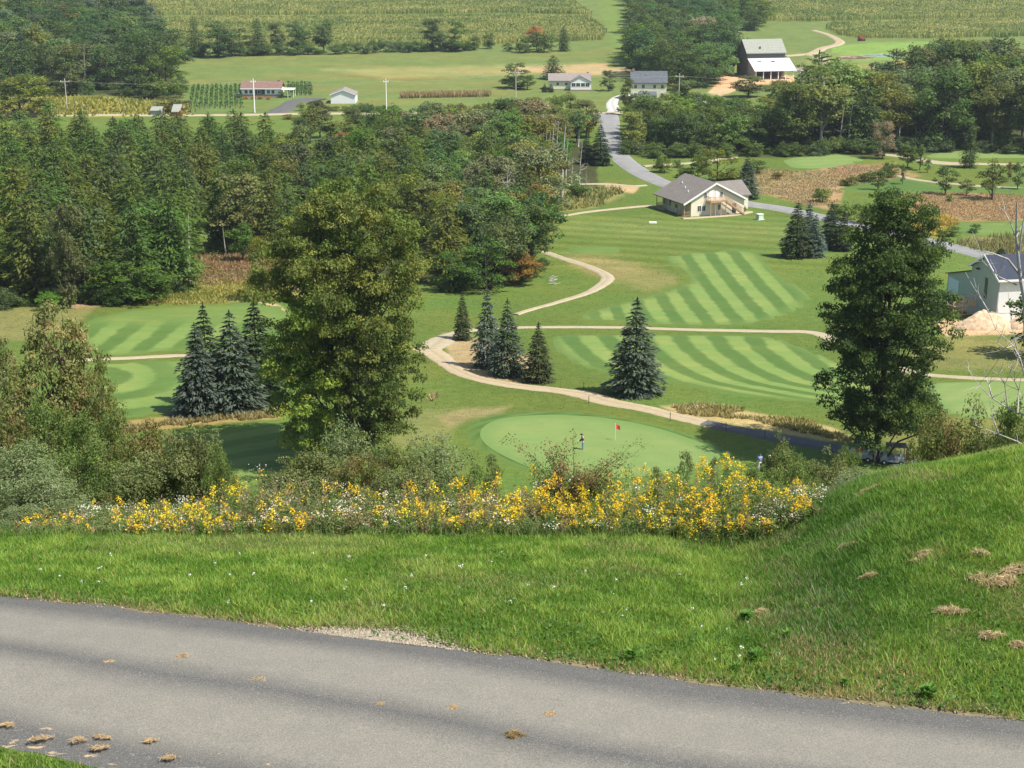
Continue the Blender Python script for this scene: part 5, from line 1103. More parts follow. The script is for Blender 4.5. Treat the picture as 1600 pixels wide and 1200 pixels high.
def window(parent, face, a, z, w, h, at, mat=None, fr=.07, name='window'):
    """window on a wall: face 'x-','x+','y-','y+' at coordinate `at`, centre a along the wall, sill height z"""
    s = -1 if face[1] == '-' else 1; d = .04*s; m = MB(); g = MB()
    def bx(mm, u0, u1, z0, z1, t0, t1):
        lo, hi = sorted((at+t0*s, at+t1*s))
        if face[0] == 'y': mm.box(u0, u1, lo, hi, z0, z1)
        else: mm.box(lo, hi, u0, u1, z0, z1)
    bx(m, a-w/2-fr, a-w/2, z-fr, z+h+fr, -.02, .06); bx(m, a+w/2, a+w/2+fr, z-fr, z+h+fr, -.02, .06); bx(m, a-w/2, a+w/2, z+h, z+h+fr, -.02, .06); bx(m, a-w/2, a+w/2, z-fr, z, -.02, .06); bx(m, a-.02, a+.02, z, z+h, .021, .05)
    bx(g, a-w/2, a+w/2, z, z+h, -.02, .02); o = m.build(name, mat or TRIM, parent); g.build('pane', GLASS, o); return o
def door(parent, face, a, z, w, h, at, mat):
    s = -1 if face[1] == '-' else 1; m = MB(); lo, hi = sorted((at-.02*s, at+.05*s)); k = MB(); lo2, hi2 = sorted((at+.05*s, at+.11*s))
    if face[0] == 'y': m.box(a-w/2, a+w/2, lo, hi, z, z+h); k.box(a+w*.35, a+w*.42, lo2, hi2, z+h*.45, z+h*.5)
    else: m.box(lo, hi, a-w/2, a+w/2, z, z+h); k.box(lo2, hi2, a+w*.35, a+w*.42, z+h*.45, z+h*.5)
    o = m.build('door', mat, parent); k.build('handle', DGREY, o); return o

# club house -----------------------------------------------------------------
A = G(1069, 339); Bp = G(1162, 333); C_ = G(1013, 326)
rz = math.atan2(Bp.y-A.y, Bp.x-A.x); Wc = (Bp-A).to_2d().length; Lc = (C_-A).to_2d().length; Wc = min(Wc, 15.5)
T = thing('club_house', 'cream club house with grey shingle roof and a wooden stair up its gable end', 'building', A, rz)
he, hr = 2.9, 6.6
m = MB(); m.prism([(1.6, -1.2), (Wc, -1.2), (Wc, he-.2), (Wc/2, hr-.15), (1.6, he+.25)], 'y', 0, .2); m.prism([(1.6, -1.2), (Wc, -1.2), (Wc, he-.2), (Wc/2, hr-.15), (1.6, he+.25)], 'y', Lc-.2, Lc)
m.box(0.9, 1.1, 3.2, Lc-3.4, -1.2, he+.1); m.box(1.1, 1.6, 3.2, 3.4, -1.2, he+.1); m.box(1.1, 1.6, Lc-3.6, Lc-3.4, -1.2, he+.1); m.box(1.6, 1.8, .2, Lc-.2, -1.2, he+.2); m.box(Wc-.2, Wc, .2, Lc-.2, -1.2, he-.22); m.build('wall', CREAM, T)
roof_slabs(T, Wc, Lc, he, hr, SHING, .5)
mm = MB(); sl = (hr-he)/(Wc/2)
for s in (0, 1):
    xa, xb = (-.5, Wc/2) if s == 0 else (Wc+.5, Wc/2); mm.bar((xa, -.53, he-sl*.5+.02), (xb, -.53, hr+.04), .06, .34)
mm.build('fascia', TRIM, T)
for xx, yy in ((2.6, 6), (3.6, 9), (1.9, 3.5)):
    MB().cyl((xx+.9, yy, he+sl*(xx+.9)+.35), .12, 'z', .6, 10).build('vent_pipe', TRIM, T)
for a, z, w, h in ((3.6, .9, .8, 1.2), (4.7, .9, .8, 1.2), (5.0, 3.6, .6, 1.1), (8.9, 3.6, .6, 1.1)): window(T, 'y-', a, z, w, h, 0)
door(T, 'y-', 6.3, 3.1, .9, 2., 0, TRIM); door(T, 'y-', 7.9, 3.1, .9, 2., 0, TRIM); door(T, 'y-', 12.2, 0, .95, 2.05, 0, DGREY); window(T, 'y-', 8.6, .9, .8, 1.1, 0)
for a in (5, 7.6, 10.2): window(T, 'x-', a, 1., 1.1, 1.2, .9)
for (x, y) in ((0, .2), (1.45, .2), (0, 3), (0, Lc-.2), (0, Lc-3.2)): MB().box(x, x+.14, y-.07, y+.07, -.6, he-.1).build('porch_post', WOOD, T)
pl = MB(); pl.box(-.05, .9, .05, 3.1, -.35, -.05); pl.box(-.05, .9, Lc-3.3, Lc, -.35, -.05); pl.build('porch_floor', WOOD, T)
rl = MB()
for (p, q) in (((.07, .2), (1.5, .2)), ((.07, .2), (.07, 3)), ((.07, Lc-3.2), (.07, Lc-.2)), ((.07, Lc-.2), (1.5, Lc-.2))):
    for z in (.15, .95): rl.bar((*p, z), (*q, z), .07)
    for i in range(1, 9): t = i/9; rl.bar((p[0]+(q[0]-p[0])*t, p[1]+(q[1]-p[1])*t, .15), (p[0]+(q[0]-p[0])*t, p[1]+(q[1]-p[1])*t, .95), .035)
rl.build('porch_railing', WOOD, T)
dk = MB(); dk.box(5.2, 9.2, -1.9, -.02, 2.85, 3.05)
dk.build('deck', WOOD, T); dr = MB()
for x in (5.3, 6.5, 7.8, 9.1): MB().box(x-.07, x+.07, -1.85, -1.71, -.5, 2.85).build('deck_post', WOOD, T)
for (p, q) in (((5.25, -1.85), (9.15, -1.85)), ((5.25, -1.85), (5.25, -.05))):
    for z in (3.2, 4.05): dr.bar((*p, z), (*q, z), .08)
    k = int(max(abs(q[0]-p[0]), abs(q[1]-p[1]))/.16)
    for i in range(k+1): t = i/k; dr.bar((p[0]+(q[0]-p[0])*t, p[1]+(q[1]-p[1])*t, 3.05), (p[0]+(q[0]-p[0])*t, p[1]+(q[1]-p[1])*t, 4.05), .035)
dr.build('deck_railing', WOOD, T)
stt = MB(); x0, x1 = 9.2, 13.4
for i in range(15): t = i/14; stt.box(x0+(x1-x0)*t, x0+(x1-x0)*t+.32, -1.85, -.75, 2.95-2.95*t-.05, 2.95-2.95*t)
for y in (-1.9, -.72): stt.bar((x0, y, 2.85), (x1+.2, y, -.1), .07, .28)
stt.build('stair', WOOD, T); sr = MB()
for y in (-1.93, -.7):
    sr.bar((x0, y, 3.95), (x1+.2, y, .95), .07, .1)
    for i in range(22): t = i/21; sr.bar((x0+(x1+.2-x0)*t, y, 2.9-3*t), (x0+(x1+.2-x0)*t, y, 3.95-3*t), .04)
sr.build('stair_railing', WOOD, T)
wg = MB(); wg.box(Wc, Wc+4.2, 5., 12.5, -1.2, 2.6); wg.build('wing_wall', CREAM, T)
wr = MB(); wr.prism([(4.5, 2.45), (8.75, 5.0), (13, 2.45), (13, 2.65), (8.75, 5.22), (4.5, 2.65)], 'x', Wc-2.6, Wc+4.7); wr.build('wing_roof', SHING, T)
tree_at(SHR[0], 1159, 331, 318, 12, 'tiny dark bush at the foot of the club house stair', (.8, .9, 1))

# sage metal building at the right ---------------------------------------------
Np = Vector((68.7, 211, 0)); Np.z = float(hgt(68.7, 211)); u = Vector((-.17, .985, 0)).normalized(); rz = math.atan2(-u.x, u.y)
T = thing('metal_building', 'sage and white metal building with a navy roof at the right edge', 'building', Np, rz)   # local Y runs along the gable end, X along the ridge
W2, L2, he, hr = 8.5, 16., 6.4, 8.7
m = MB(); m.prism([(0, -2), (W2, -2), (W2, he), (W2/2, hr), (0, he)], 'x', 0, .15); m.prism([(W2, -2), (W2+7.5, -2), (W2+7.5, 3.4), (W2, 5.5)], 'x', .0, .15); m.build('gable_wall', GMET, T)
m = MB(); m.box(.15, L2, 0, .15, -2, he); m.box(.15, L2, W2-.15, W2, -2, he); m.box(L2-.15, L2, .15, W2-.15, -2, he); m.box(.15, L2, W2+7.35, W2+7.5, -2, 3.4); m.build('side_wall', WMET, T)
m = MB(); sl = (hr-he)/(W2/2); m.prism([(-.5, he-.5*sl), (W2/2, hr), (W2+.5, he-.5*sl), (W2+.5, he-.5*sl+.14), (W2/2, hr+.16), (-.5, he-.5*sl+.14)], 'x', -.4, L2+.4); m.build('roof', NAVY, T)
m = MB(); m.prism([(W2+.02, 5.5), (W2+7.9, 3.3), (W2+7.9, 3.44), (W2+.02, 5.64)], 'x', -.3, L2); m.build('lean_to_roof', NAVY, T)
m = MB(); m.bar((-.43, -.55, he-.5*sl), (-.43, W2/2, hr+.05), .06, .3); m.bar((-.43, W2+.55, he-.5*sl), (-.43, W2/2, hr+.05), .06, .3); m.bar((-.4, -.53, he-.52*sl), (L2, -.53, he-.52*sl), .1, .3); m.build('fascia', TRIM, T)
m = MB(); m.box(-.06, 0, W2+3.6, W2+7, 0, 3.1); m.build('overhead_door', simple('pale_blue_door', (.5, .62, .66), .5, .05), T)
m = MB(); m.box(-.05, 0, 3.3, 4.1, 2.6, 5.6); m.build('slot_window', GLASS, T)
m = MB(); m.box(-.45, 0, 6.0, 6.5, 6.3, 6.5); m.build('wall_lamp', BLACK, T)
p = G(1508, 495); T = thing('lumber_frame', 'open frame of new orange lumber standing beside the dirt pile', 'timber frame', p, R(20)); T.scale = (.72, .72, .72); m = MB()
for x in (0, 2.2, 5.2):
    for y in (0, 2.2): MB().bar((x-3, y, -.3), (x-3, y, 4.4 if x else 4.), .13).build('post', RAWW, T)
for z in (.5, 1.5, 2.4, 3.3, 4.1):
    for y in (0, 2.2): m.bar((-3, y, z), (2.2 if z < 4 else -.8, y, z), .06, .14)
for x in (-3, -.8, 2.2):
    for z in (2.4, 4.1): m.bar((x, 0, z), (x, 2.2, z), .06, .14)
m.bar((-.8, 0, 1.5), (2.2, 0, 3.3), .06, .14); m.build('rail', RAWW, T)
def heap(px, py, w, hh, name, label, cat_, mat, seed, dep=.7, nn=46):
    p = G(px, py); m_ = pxm(p)*w/2; V = []; n = nn; rs = np.linspace(-1, 1, n); X_, Y_ = np.meshgrid(rs, rs)
    r = np.hypot(X_, Y_); Z_ = hh*np.clip(1-r**1.3, 0, 1)*(.75+.6*fbm(X_*2+9, Y_*2, .6, seed))+.10*hh*(fbm(X_*9, Y_*9, 1, seed+1)-.5)*(r < 1)-.3*sm(.9, 1, r)
    x = X_*m_; y = Y_*m_*dep; z = Z_+hgt(p.x+x, p.y+y)-p.z; idx = np.arange(n*n).reshape(n, n); Fc = np.stack([idx[:-1, :-1], idx[:-1, 1:], idx[1:, 1:], idx[1:, :-1]], -1).reshape(-1, 4)
    tag(link(name, npmesh(name, np.stack([x, y, z], -1).reshape(-1, 3), Fc, mat, None, None, False), None, p), label, cat_)
DIRT = simple('tan_dirt', (.5, .37, .24), .95, .3, 1.5, bs=.4)
heap(1538, 512, 104, 2.5, 'dirt_pile', 'big tan dirt pile in front of the sage metal building', 'dirt pile', DIRT, 3, .5, 70); heap(1600, 513, 70, 2.2, 'dirt_pile', 'lower tan dirt pile cut by the right picture edge', 'dirt pile', DIRT, 4, .5)

# far houses ---------------------------------------------------------------------
def sx(px0, px1, py):                       # width in metres between two picture columns
    a, b = G(px0, py), G(px1, py); return a, (b-a).to_2d().length
a, w = sx(378, 440, 152); T = thing('ranch_house', 'low white ranch house with red-brown roof and a carport at its right', 'house', a, 0)
m = MB(); m.box(0, w, 0, 7.5, 1.0, 3); m.build('wall', WHITE, T); m = MB(); m.box(-.03, w+.03, -.03, 7.53, -1, .98); m.build('foundation', BRICK, T)
m = MB(); m.prism([(-.6, 2.95), (3.75, 5.2), (8.1, 2.95), (8.1, 3.2), (3.75, 5.45), (-.6, 3.2)], 'x', -.4, w+.4); m.build('roof', BROWNR, T)
m = MB(); m.box(-.4, w+.4, -.68, -.6, 2.9, 3.2); m.build('gutter', TRIM, T)
for q in (1.6, 3.3, 9.6, 11.2): window(T, 'y-', q, 1.3, 1., 1.2, 0)
m = MB(); m.box(4.8, 8.3, -.04, -.01, 1.05, 2.9); m.build('porch_shade_panel', DGREY, T); window(T, 'y-', 6.3, 1.4, 1.2, 1., -.04)  # flat dark panel on the wall stands in for the porch's shade
m = MB(); m.box(w, w+4.6, -.2, 5, 2.6, 2.8); m.build('carport_roof', TRIM, T)
for x in (w+4.4, w+2.4):
    for y in (0, 4.7): MB().box(x-.08, x+.08, y-.08, y+.08, -1, 2.6).build('carport_post', TRIM, T)
m = MB(); m.box(w*.9, w*.96, 3.3, 3.9, 5, 5.9); m.build('chimney', BRICK, T)
def car(px, py, rz_, label, mat, k=1.):
    p = G(px, py); T = thing('parked_car', label, 'car', p, rz_); m = MB()
    m.prism([(-2.2, .35), (2.2, .35), (2.25, .75), (1.3, .95), (-1.9, 1.0), (-2.2, .8)], 'y', -.85, .85); m.build('body', mat, T)
    m = MB(); m.prism([(-1.7, .99), (1.1, .96), (.5, 1.45), (-1.2, 1.48)], 'y', -.72, .72); m.build('cabin', GLASS, T)
    for x in (-1.35, 1.35):
        for y in (-.8, .8): MB().cyl((x, y, .34), .34, 'y', .22, 16).build('wheel', BLACK, T)
car(375, 152, 1.1, 'dark parked car at the left end of the brown-roofed ranch house', DGREY)
for i, px in enumerate((383, 395, 408, 420)): tree_at(SHR[0], px, 155, 150, 10, 'small reddish flower bush in the bed before the ranch house', (4, 1.2, 1.6), 'bush', 'flower bushes before the ranch house')
tree_at(SHR[0], 440, 153, 142, 12, 'dark clipped bush at the right corner of the ranch house', (.7, .8, 1), 'bush')
a, w = sx(517, 555, 162); T = thing('garage', 'white garage with a shallow gable by the lane', 'garage', a, 0)
m = MB(); m.prism([(0, -1), (w, -1), (w, 3.1), (w/2, 4.7), (0, 3.1)], 'y', 0, 8); m.build('wall', WHITE, T); roof_slabs(T, w, 8, 3.1, 4.7, TAUPE, .35)
m = MB(); m.bar((-.35, -.37, 2.97), (w/2, -.37, 4.75), .06, .25); m.bar((w+.35, -.37, 2.97), (w/2, -.37, 4.75), .06, .25); m.build('fascia', TRIM, T)
for px, w_, t, lb in ((472, 18, (2.2, 1.8, 1.6), 'pale clipped shrub left of the garage drive'), (487, 20, (2.0, 1.8, 1.4), 'cream-green shrub between two others by the garage'), (500, 16, (.9, 1.1, .8), 'dark round shrub nearest the white garage')): tree_at(SHR[1], px, 173, 160, w_, lb, t, 'bush')
for i in range(9): tree_at(SHR[1], 513+i*13, 173, 165, 16, 'low yellowing bush in the row along the lane', (1.9, 1.3, .7), 'bush', 'yellowing bushes along the lane')
for px, lb in ((600, 'dark bush at the foot of the pole right of the garage'), (616, 'dark bush right of the pole beyond the garage'), (449, 'reddish bush below the lane by the ranch drive'), (492, 'reddish bush across the lane from the garage')): tree_at(SHR[0], px, 174 if px > 550 else 186, 164 if px > 550 else 178, 20, lb, (1, 1, 1) if px > 550 else (2, .9, 1), 'bush')
a, w = sx(858, 922, 141); T = thing('white_house', 'white bungalow with taupe roof and a screened gable porch', 'house', a, 0)
m = MB(); m.box(0, w, 0, 8, .4, 3.4); m.build('wall', PALEY, T); m = MB(); m.box(-.03, w+.03, -.03, 8.03, -1.2, .38); m.build('foundation', BRICK, T)
m = MB(); m.prism([(-.5, 3.3), (4, 5.6), (8.5, 3.3), (8.5, 3.55), (4, 5.85), (-.5, 3.55)], 'x', -.4, w+.4); m.build('roof', TAUPE, T)
m = MB(); m.prism([(w*.52, .42), (w+.3, .42), (w+.3, 3.4), (w*.76, 5.3), (w*.52, 3.4)], 'y', -2.2, .0-.02); m.build('porch_gable', WHITE, T)
m = MB(); hw = (w*.48+.3)/2; cx = w*.76
m.prism([(cx-hw-.4, 3.2), (cx, 5.35), (cx+hw+.4, 3.2), (cx+hw+.4, 3.4), (cx, 5.58), (cx-hw-.4, 3.4)], 'y', -2.5, 4); m.build('porch_roof', TAUPE, T)
for q in (cx-2.6, cx-.9, cx+.9, cx+2.6): window(T, 'y-', q, 1.6, 1.4, 1.3, -2.2)
m = MB(); m.box(cx-hw, cx+hw+1, -2.6, -2.22, -1.2, .5); m.build('porch_base', BRICK, T)
for q in (3.2, 6.4): window(T, 'y-', q, 1.9, .9, .9, 0)
MB().box(w*.93, w*.98, 5, 5.6, 4.6, 6.2).build('chimney', BRICK, T)
for px, lb in ((851, 'dark small evergreen at the left corner of the white bungalow'), (861, 'pale small evergreen before the white bungalow')): tree_at(SPRK[2], px, 144, 130, 10, lb, (.9, 1, 1), 'bush')
tree_at(SHR[0], 888, 150, 143, 12, 'small bush on the lawn below the white bungalow', (1, .9, .8), 'bush')
a, w = sx(986, 1041, 157); T = thing('farmhouse', 'two-storey pale farmhouse with dark slate roof', 'house', a, R(-2))
m = MB(); m.box(0, w, 0, 8, -1, 6.2); m.build('wall', PALEY, T); m = MB(); m.prism([(-.5, 6.0), (4, 9.6), (8.5, 6.0), (8.5, 6.25), (4, 9.9), (-.5, 6.25)], 'x', -.4, w+.4); m.build('roof', SLATE, T)
for q in (1.5, 4.2, w-4.2, w-1.5): window(T, 'y-', q, 4.2, .9, 1.3, 0); window(T, 'y-', q, 1.2, .9, 1.4, 0)
m = MB(); m.prism([(-.02, 2.4), (-2.8, 1.9), (-2.8, 2.1), (-.02, 3.2)], 'x', w*.22, w*.72); m.build('porch_roof', SLATE, T); m = MB(); m.box(w*.24, w*.7, -2.6, -.02, -.9, 1.9); m.build('porch', simple('green_screen', (.1, .14, .12), .6), T)
MB().box(.4, 1.2, 3.6, 4.4, 8.6, 10.6).build('chimney', BRICK, T)
a, w = sx(1085, 1103, 163); T = thing('shed', 'small white shed with pale roof below the farm track', 'shed', a, R(5)); m = MB(); m.prism(gable(w, 5, 2.2, 3.4), 'y', 0, 5); m.build('wall', WHITE, T); roof_slabs(T, w, 5, 2.2, 3.4, TAUPE, .3)
a, w = sx(236, 250, 181); T = thing('shed', 'pale-roofed shed half hidden among the treetops', 'shed', a, 0); m = MB(); m.box(0, 3.2, 0, 3.4, -1, 1.6); m.build('wall', BARNL, T); m = MB(); m.prism([(-.3, 1.6), (3.6, 2.5), (3.6, 2.65), (-.3, 1.75)], 'x', -.3, 3.5); m.build('roof', TINR, T)
a, w = sx(270, 284, 182); T = thing('shed', 'red shed with pale metal roof half hidden among the treetops', 'shed', a, 0); m = MB(); m.box(0, 2.6, 0, 3.4, -1, 1.5); m.build('wall', RED, T); m = MB(); m.prism([(-.3, 1.4), (3.8, 3.3), (3.8, 3.5), (-.3, 1.6)], 'x', -.4, 2.5); m.build('roof', TINR, T)
# old barn
a = G(1166, 121); T = thing('barn', 'old weathered barn with pale roof and a white-roofed lean-to in front', 'barn', a, R(11)); kb = pxm(a)
Lb = 62*kb; m = MB()
m.prism([(0, -1.5), (12, -1.5), (12, 9.6), (6, 14.2), (0, 9.6)], 'x', 0, Lb); m.build('wall', BARNW, T)
m = MB(); m.prism([(-.6, 9.3), (6, 14.2), (12.6, 9.3), (12.6, 9.6), (6, 14.55), (-.6, 9.6)], 'x', -.5, Lb+.5); m.build('roof', TINR, T)
m = MB(); m.prism([(-.03, -1.5), (-.03, 7.2), (-8, 3.6), (-8, -1.5), (-7.8, -1.5), (-7.8, 3.4), (-.23, 6.9), (-.23, -1.5)], 'x', .4, .6); m.prism([(-.03, -1.5), (-8, -1.5), (-8, 3.6), (-.03, 7.2)], 'x', .61, .8); m.build('lean_to_wall', BARNL, T)
m = MB(); m.prism([(-.05, 7.2), (-9.2, 3.2), (-9.2, 3.4), (-.05, 7.45)], 'x', .2, Lb+1.8); m.build('lean_to_roof', WTIN, T)
for i in range(6): x = 1+i*(Lb-.4)/5; MB().box(x-.15, x+.15, -8.6, -8.3, -1.5, 3.35).build('lean_to_post', TRIM, T)
for x in (Lb*.22, Lb*.58): m = MB(); m.bar((x, -2.4, 6.42), (x+1.5, -2.4, 6.42), 1.2, .2); m.build('skylight', DGREY, T)
MB().box(Lb*.35, Lb*.38, 1.3, 1.8, 10.6, 12).build('cupola', DGREY, T)
p = G(1136, 112); T = thing('shed', 'small dark-roofed shed left of the old barn', 'shed', p, R(-5)); m = MB(); m.box(-4, 3, 0, 5, -1, 2.6); m.build('wall', BARNL, T); m = MB(); m.prism([(-.8, 2.4), (5.4, 4.6), (5.4, 4.8), (-.8, 2.6)], 'x', -4.3, 3.3); m.build('roof', SLATE, T)
# farm machinery, junk
def machine(px, py, label, col, s=1., rz_=0.):
    p = G(px, py); T = thing('farm_machine', label, 'farm machine', p, rz_); m = MB(); m.prism([(-1.8*s, .8*s), (1.8*s, .8*s), (1.6*s, 1.7*s), (.1*s, 1.9*s), (-.2*s, 2.7*s), (-1.5*s, 2.7*s)], 'y', -.7*s, .7*s); m.build('body', col, T)
    for x, r in ((-1.1*s, .85*s), (1.3*s, .55*s)):
        for y in (-.9*s, .9*s): MB().cyl((x, y, r), r, 'y', .35*s, 18).build('wheel', BLACK, T)
    m = MB(); m.bar((1.7*s, 0, 1.2*s), (3.2*s, 0, .7*s), .2*s); m.build('boom', col, T)
machine(1140, 92, 'red farm machine left behind the old barn', RED, 1.3); machine(1150, 97, 'second red farm machine nearer the old barn', RED, 1.1, .8); machine(1346, 64, 'small red wagon parked before the corn', RED, .9, .3)
p = G(1318, 74)
rng = np.random.RandomState(3)
def pile(px, py, w, n, label, cols, L=(2, 6), r=.15, seed=0, name='log_pile', cat_='pile'):
    rn = random.Random(seed+5); p = G(px, py); k = pxm(p)*w/2; P = []
    for i in range(n):
        th = rn.gauss(0, .35); l = rn.uniform(*L); x = rn.uniform(-k, k); y = rn.uniform(-3, 3); z = rn.uniform(0, 1.1)*(1-abs(x)/k*.6)
        P.append([(x-math.cos(th)*l/2, y-math.sin(th)*l/2, z, r), (x+math.cos(th)*l/2, y+math.sin(th)*l/2, z+rn.uniform(-.2, .3), r*.8)])
    v, f = tubes(P, 6); tag(link(name, npmesh(name, v, f, cols), None, p), label, cat_)
pile(1338, 91, 40, 60, 'heap of pale logs in the farm field', simple('log_bark', (.33, .24, .2), .9, .3), seed=1); pile(1378, 110, 30, 40, 'reddish heap of scrap timber below the bright field', simple('scrap_wood', (.36, .2, .17), .9, .3), seed=2)
pile(1315, 106, 30, 40, 'grey heap of scrap beside the barn track', simple('grey_scrap', (.35, .3, .28), .9, .3), seed=3); pile(1250, 112, 22, 50, 'cluttered heap of junk right of the barn', simple('junk_mixed', (.42, .35, .32), .8, .5, 3), (.8, 3), .25, seed=4)
pile(1385, 88, 46, 12, 'long irrigation boom lying in the bright field', simple('galvanised', (.3, .38, .36), .5, .1), (8, 20), .12, seed=6, name='irrigation_pipe', cat_='pipes')
# dried corn rows
def cornrow():
    rng = np.random.RandomState(5); a, b = G(625, 154), G(766, 151); n = 2600; t = rng.rand(n); x = a.x+(b.x-a.x)*t; y = a.y+(b.y-a.y)*t+rng.uniform(0, 9, n); z = hgt(x, y); h = rng.uniform(1.2, 2.3, n)
    c = np.where(rng.rand(n, 1) < .7, np.array([[.34, .23, .14]]), np.array([[.3, .28, .12]]))*rng.uniform(.7, 1.3, (n, 1)); V, Fc, C = blade_mesh(x, y, z, h, rng.uniform(.3, .7, n), c, rng, .15); stuff('dried_corn_rows', V, Fc, C, BLADE, 'strip of dried brown corn in the far meadow')
cornrow()
def corn():
    rng = np.random.RandomState(8); Vs = []; 
    fields = [[(285, 72), (330, 76), (540, 72), (700, 72), (830, 68), (940, 63), (948, 50), (935, 40), (920, 30), (800, 28), (560, 30), (240, 32)], [(215, 25), (560, 23), (800, 21), (925, 24), (905, 10), (875, -14), (150, -14)],
              [(1190, 33), (1260, 34), (1400, 31), (1600, 27), (1760, 20), (1760, -14), (1172, -14), (1188, 10)], [(1288, 44), (1312, 55), (1345, 60), (1480, 60), (1600, 57), (1760, 56), (1760, 30), (1600, 32), (1420, 37), (1300, 40)]]
    xs = []; ys = []
    for f in fields:
        wp = worldpoly(f); ax = [p[0] for p in wp]; ay = [p[1] for p in wp]; A_ = (max(ax)-min(ax))*(max(ay)-min(ay)); n = int(A_*1.3)
        x = rng.uniform(min(ax), max(ax), n); y = np.round(rng.uniform(min(ay), max(ay), n)/1.6)*1.6+rng.normal(size=n)*.12
        k = inpoly(x, y, wp); xs.append(x[k]); ys.append(y[k])
    x = np.concatenate(xs); y = np.concatenate(ys); k = np.abs(x/y) < .42; x, y = x[k], y[k]; n = len(x)
    h = rng.uniform(2., 2.9, n)*(.9+.2*fbm(x, y, 30, 4)); f = fbm(x, y*2, 26, 6); f2 = fbm(x, y, 6, 7)
    g = np.array((.17, .24, .06))+(np.array((.42, .4, .13))-np.array((.17, .24, .06)))*sm(.3, .75, f*.6+f2*.25+.15*rng.rand(n))[:, None]
    tas = rng.rand(n) < .35; g[tas] = g[tas]*.5+np.array((.42, .36, .15))*.5; g *= 1.12*rng.uniform(.75, 1.25, (n, 1))
    th = rng.uniform(-.7, .7, n); w = rng.uniform(.35, .8, n); dx, dy = np.cos(th)*w/2, np.sin(th)*w/2; z = hgt(x, y); lx, ly = rng.normal(size=n)*.3, rng.normal(size=n)*.3
    V = np.empty((n, 4, 3)); V[:, 0] = np.c_[x-dx*.3, y-dy*.3, z]; V[:, 1] = np.c_[x+dx*.3, y+dy*.3, z]; V[:, 2] = np.c_[x+dx+lx, y+dy+ly, z+h]; V[:, 3] = np.c_[x-dx+lx, y-dy+ly, z+h*.93]
    C = np.repeat(g[:, None, :], 4, 1); C[:, :2] *= .85
    stuff('corn_fields', V.reshape(-1, 3), np.arange(n*4).reshape(-1, 4), C.reshape(-1, 3), BLADE, 'tall ripening corn standing in broad blocks across the far valley')
    print('corn', n)
corn()
# meadow weeds, brush
def brush(name, poly, dens, h, cols, label, w=.25, seed=0, lean=.35):
    rng = np.random.RandomState(seed); wp = worldpoly(poly); ax = [p[0] for p in wp]; ay = [p[1] for p in wp]; n = int((max(ax)-min(ax))*(max(ay)-min(ay))*dens)
    x = rng.uniform(min(ax), max(ax), n); y = rng.uniform(min(ay), max(ay), n); k = (sdist(x, y, wp)+(fbm(x, y, 5, seed)-.5)*9*(y.mean()/250)-.8 > 0) & (rng.rand(n) < .35+fbm(x, y, 3, seed+1)); x, y = x[k], y[k]; n = len(x); f = fbm(x, y, 9, seed+2)
    cols = np.array(cols)*.92; h = np.array(h); i = np.clip(((f+rng.normal(size=n)*.12)*len(cols)*1.3-.2*len(cols)).astype(int), 0, len(cols)-1); c = cols[i]*rng.uniform(.7, 1.3, (n, 1))
    V, Fc, C = blade_mesh(x, y, hgt(x, y), rng.uniform(*h, n), w*rng.uniform(.5, 1.5, n), c, rng, lean); stuff(name, V, Fc, C, BLADE, label)
brush('brown_meadow_weeds', [(292, 402), (360, 392), (440, 388), (480, 440), (290, 452)], 22, (.25, .6), [(.27, .16, .09), (.33, .22, .12), (.22, .2, .08)], 'reddish brown weeds in the clearing by the snags', seed=2)
brush('yellow_meadow_weeds', [(280, 443), (480, 430), (480, 470), (330, 474), (190, 476)], 22, (.2, .5), [(.2, .22, .05), (.3, .28, .07), (.42, .36, .1), (.4, .38, .28)], 'yellow and pale weeds below the brown clearing', seed=3)
brush('dry_ridge_grass', [(150, 664), (300, 650), (440, 638), (440, 652), (300, 668), (150, 680)], 50, (.2, .6), [(.32, .26, .13), (.26, .22, .1), (.36, .3, .14)], 'dry tan grass strip in front of the group of four spruces', seed=4)
brush('dry_path_grass', [(1030, 634), (1110, 632), (1200, 652), (1300, 670), (1350, 692), (1290, 690), (1180, 666), (1060, 648)], 50, (.2, .5), [(.42, .35, .19), (.36, .3, .13), (.25, .25, .08)], 'dry tan grass along the cart path', seed=5)
brush('red_meadow_weeds', [(1160, 262), (1250, 268), (1330, 256), (1400, 264), (1440, 276), (1320, 292), (1310, 330), (1180, 302)], 11, (.15, .45), [(.36, .26, .17), (.36, .31, .19), (.28, .27, .12)], 'reddish weeds in the meadow beyond the road', .2, 6)
brush('rust_meadow_weeds', [(1405, 303), (1500, 300), (1640, 308), (1640, 345), (1500, 346), (1430, 332)], 11, (.15, .45), [(.36, .24, .15), (.38, .29, .18), (.29, .27, .13)], 'rust-coloured weeds in the meadow at the right', .2, 7)
brush('goldenrod_meadow', [(1425, 330), (1480, 336), (1500, 350), (1470, 374), (1420, 358)], 12, (.3, .7), [(.4, .32, .06), (.45, .3, .05), (.3, .22, .09)], 'yellow goldenrod patch in the meadow by the side road', .4, 8)
brush('roadside_weeds', [(1505, 374), (1640, 368), (1640, 402), (1560, 400), (1500, 386)], 5, (.6, 1.6), [(.24, .2, .1), (.2, .22, .08), (.3, .25, .13)], 'tall brownish weeds between the road and the metal building', .25, 9)
brush('wood_edge_weeds', [(850, 304), (960, 292), (975, 305), (930, 324), (855, 334)], 5, (.4, 1.3), [(.2, .22, .08), (.28, .27, .1)], 'weeds at the foot of the bare trunks', .35, 10)
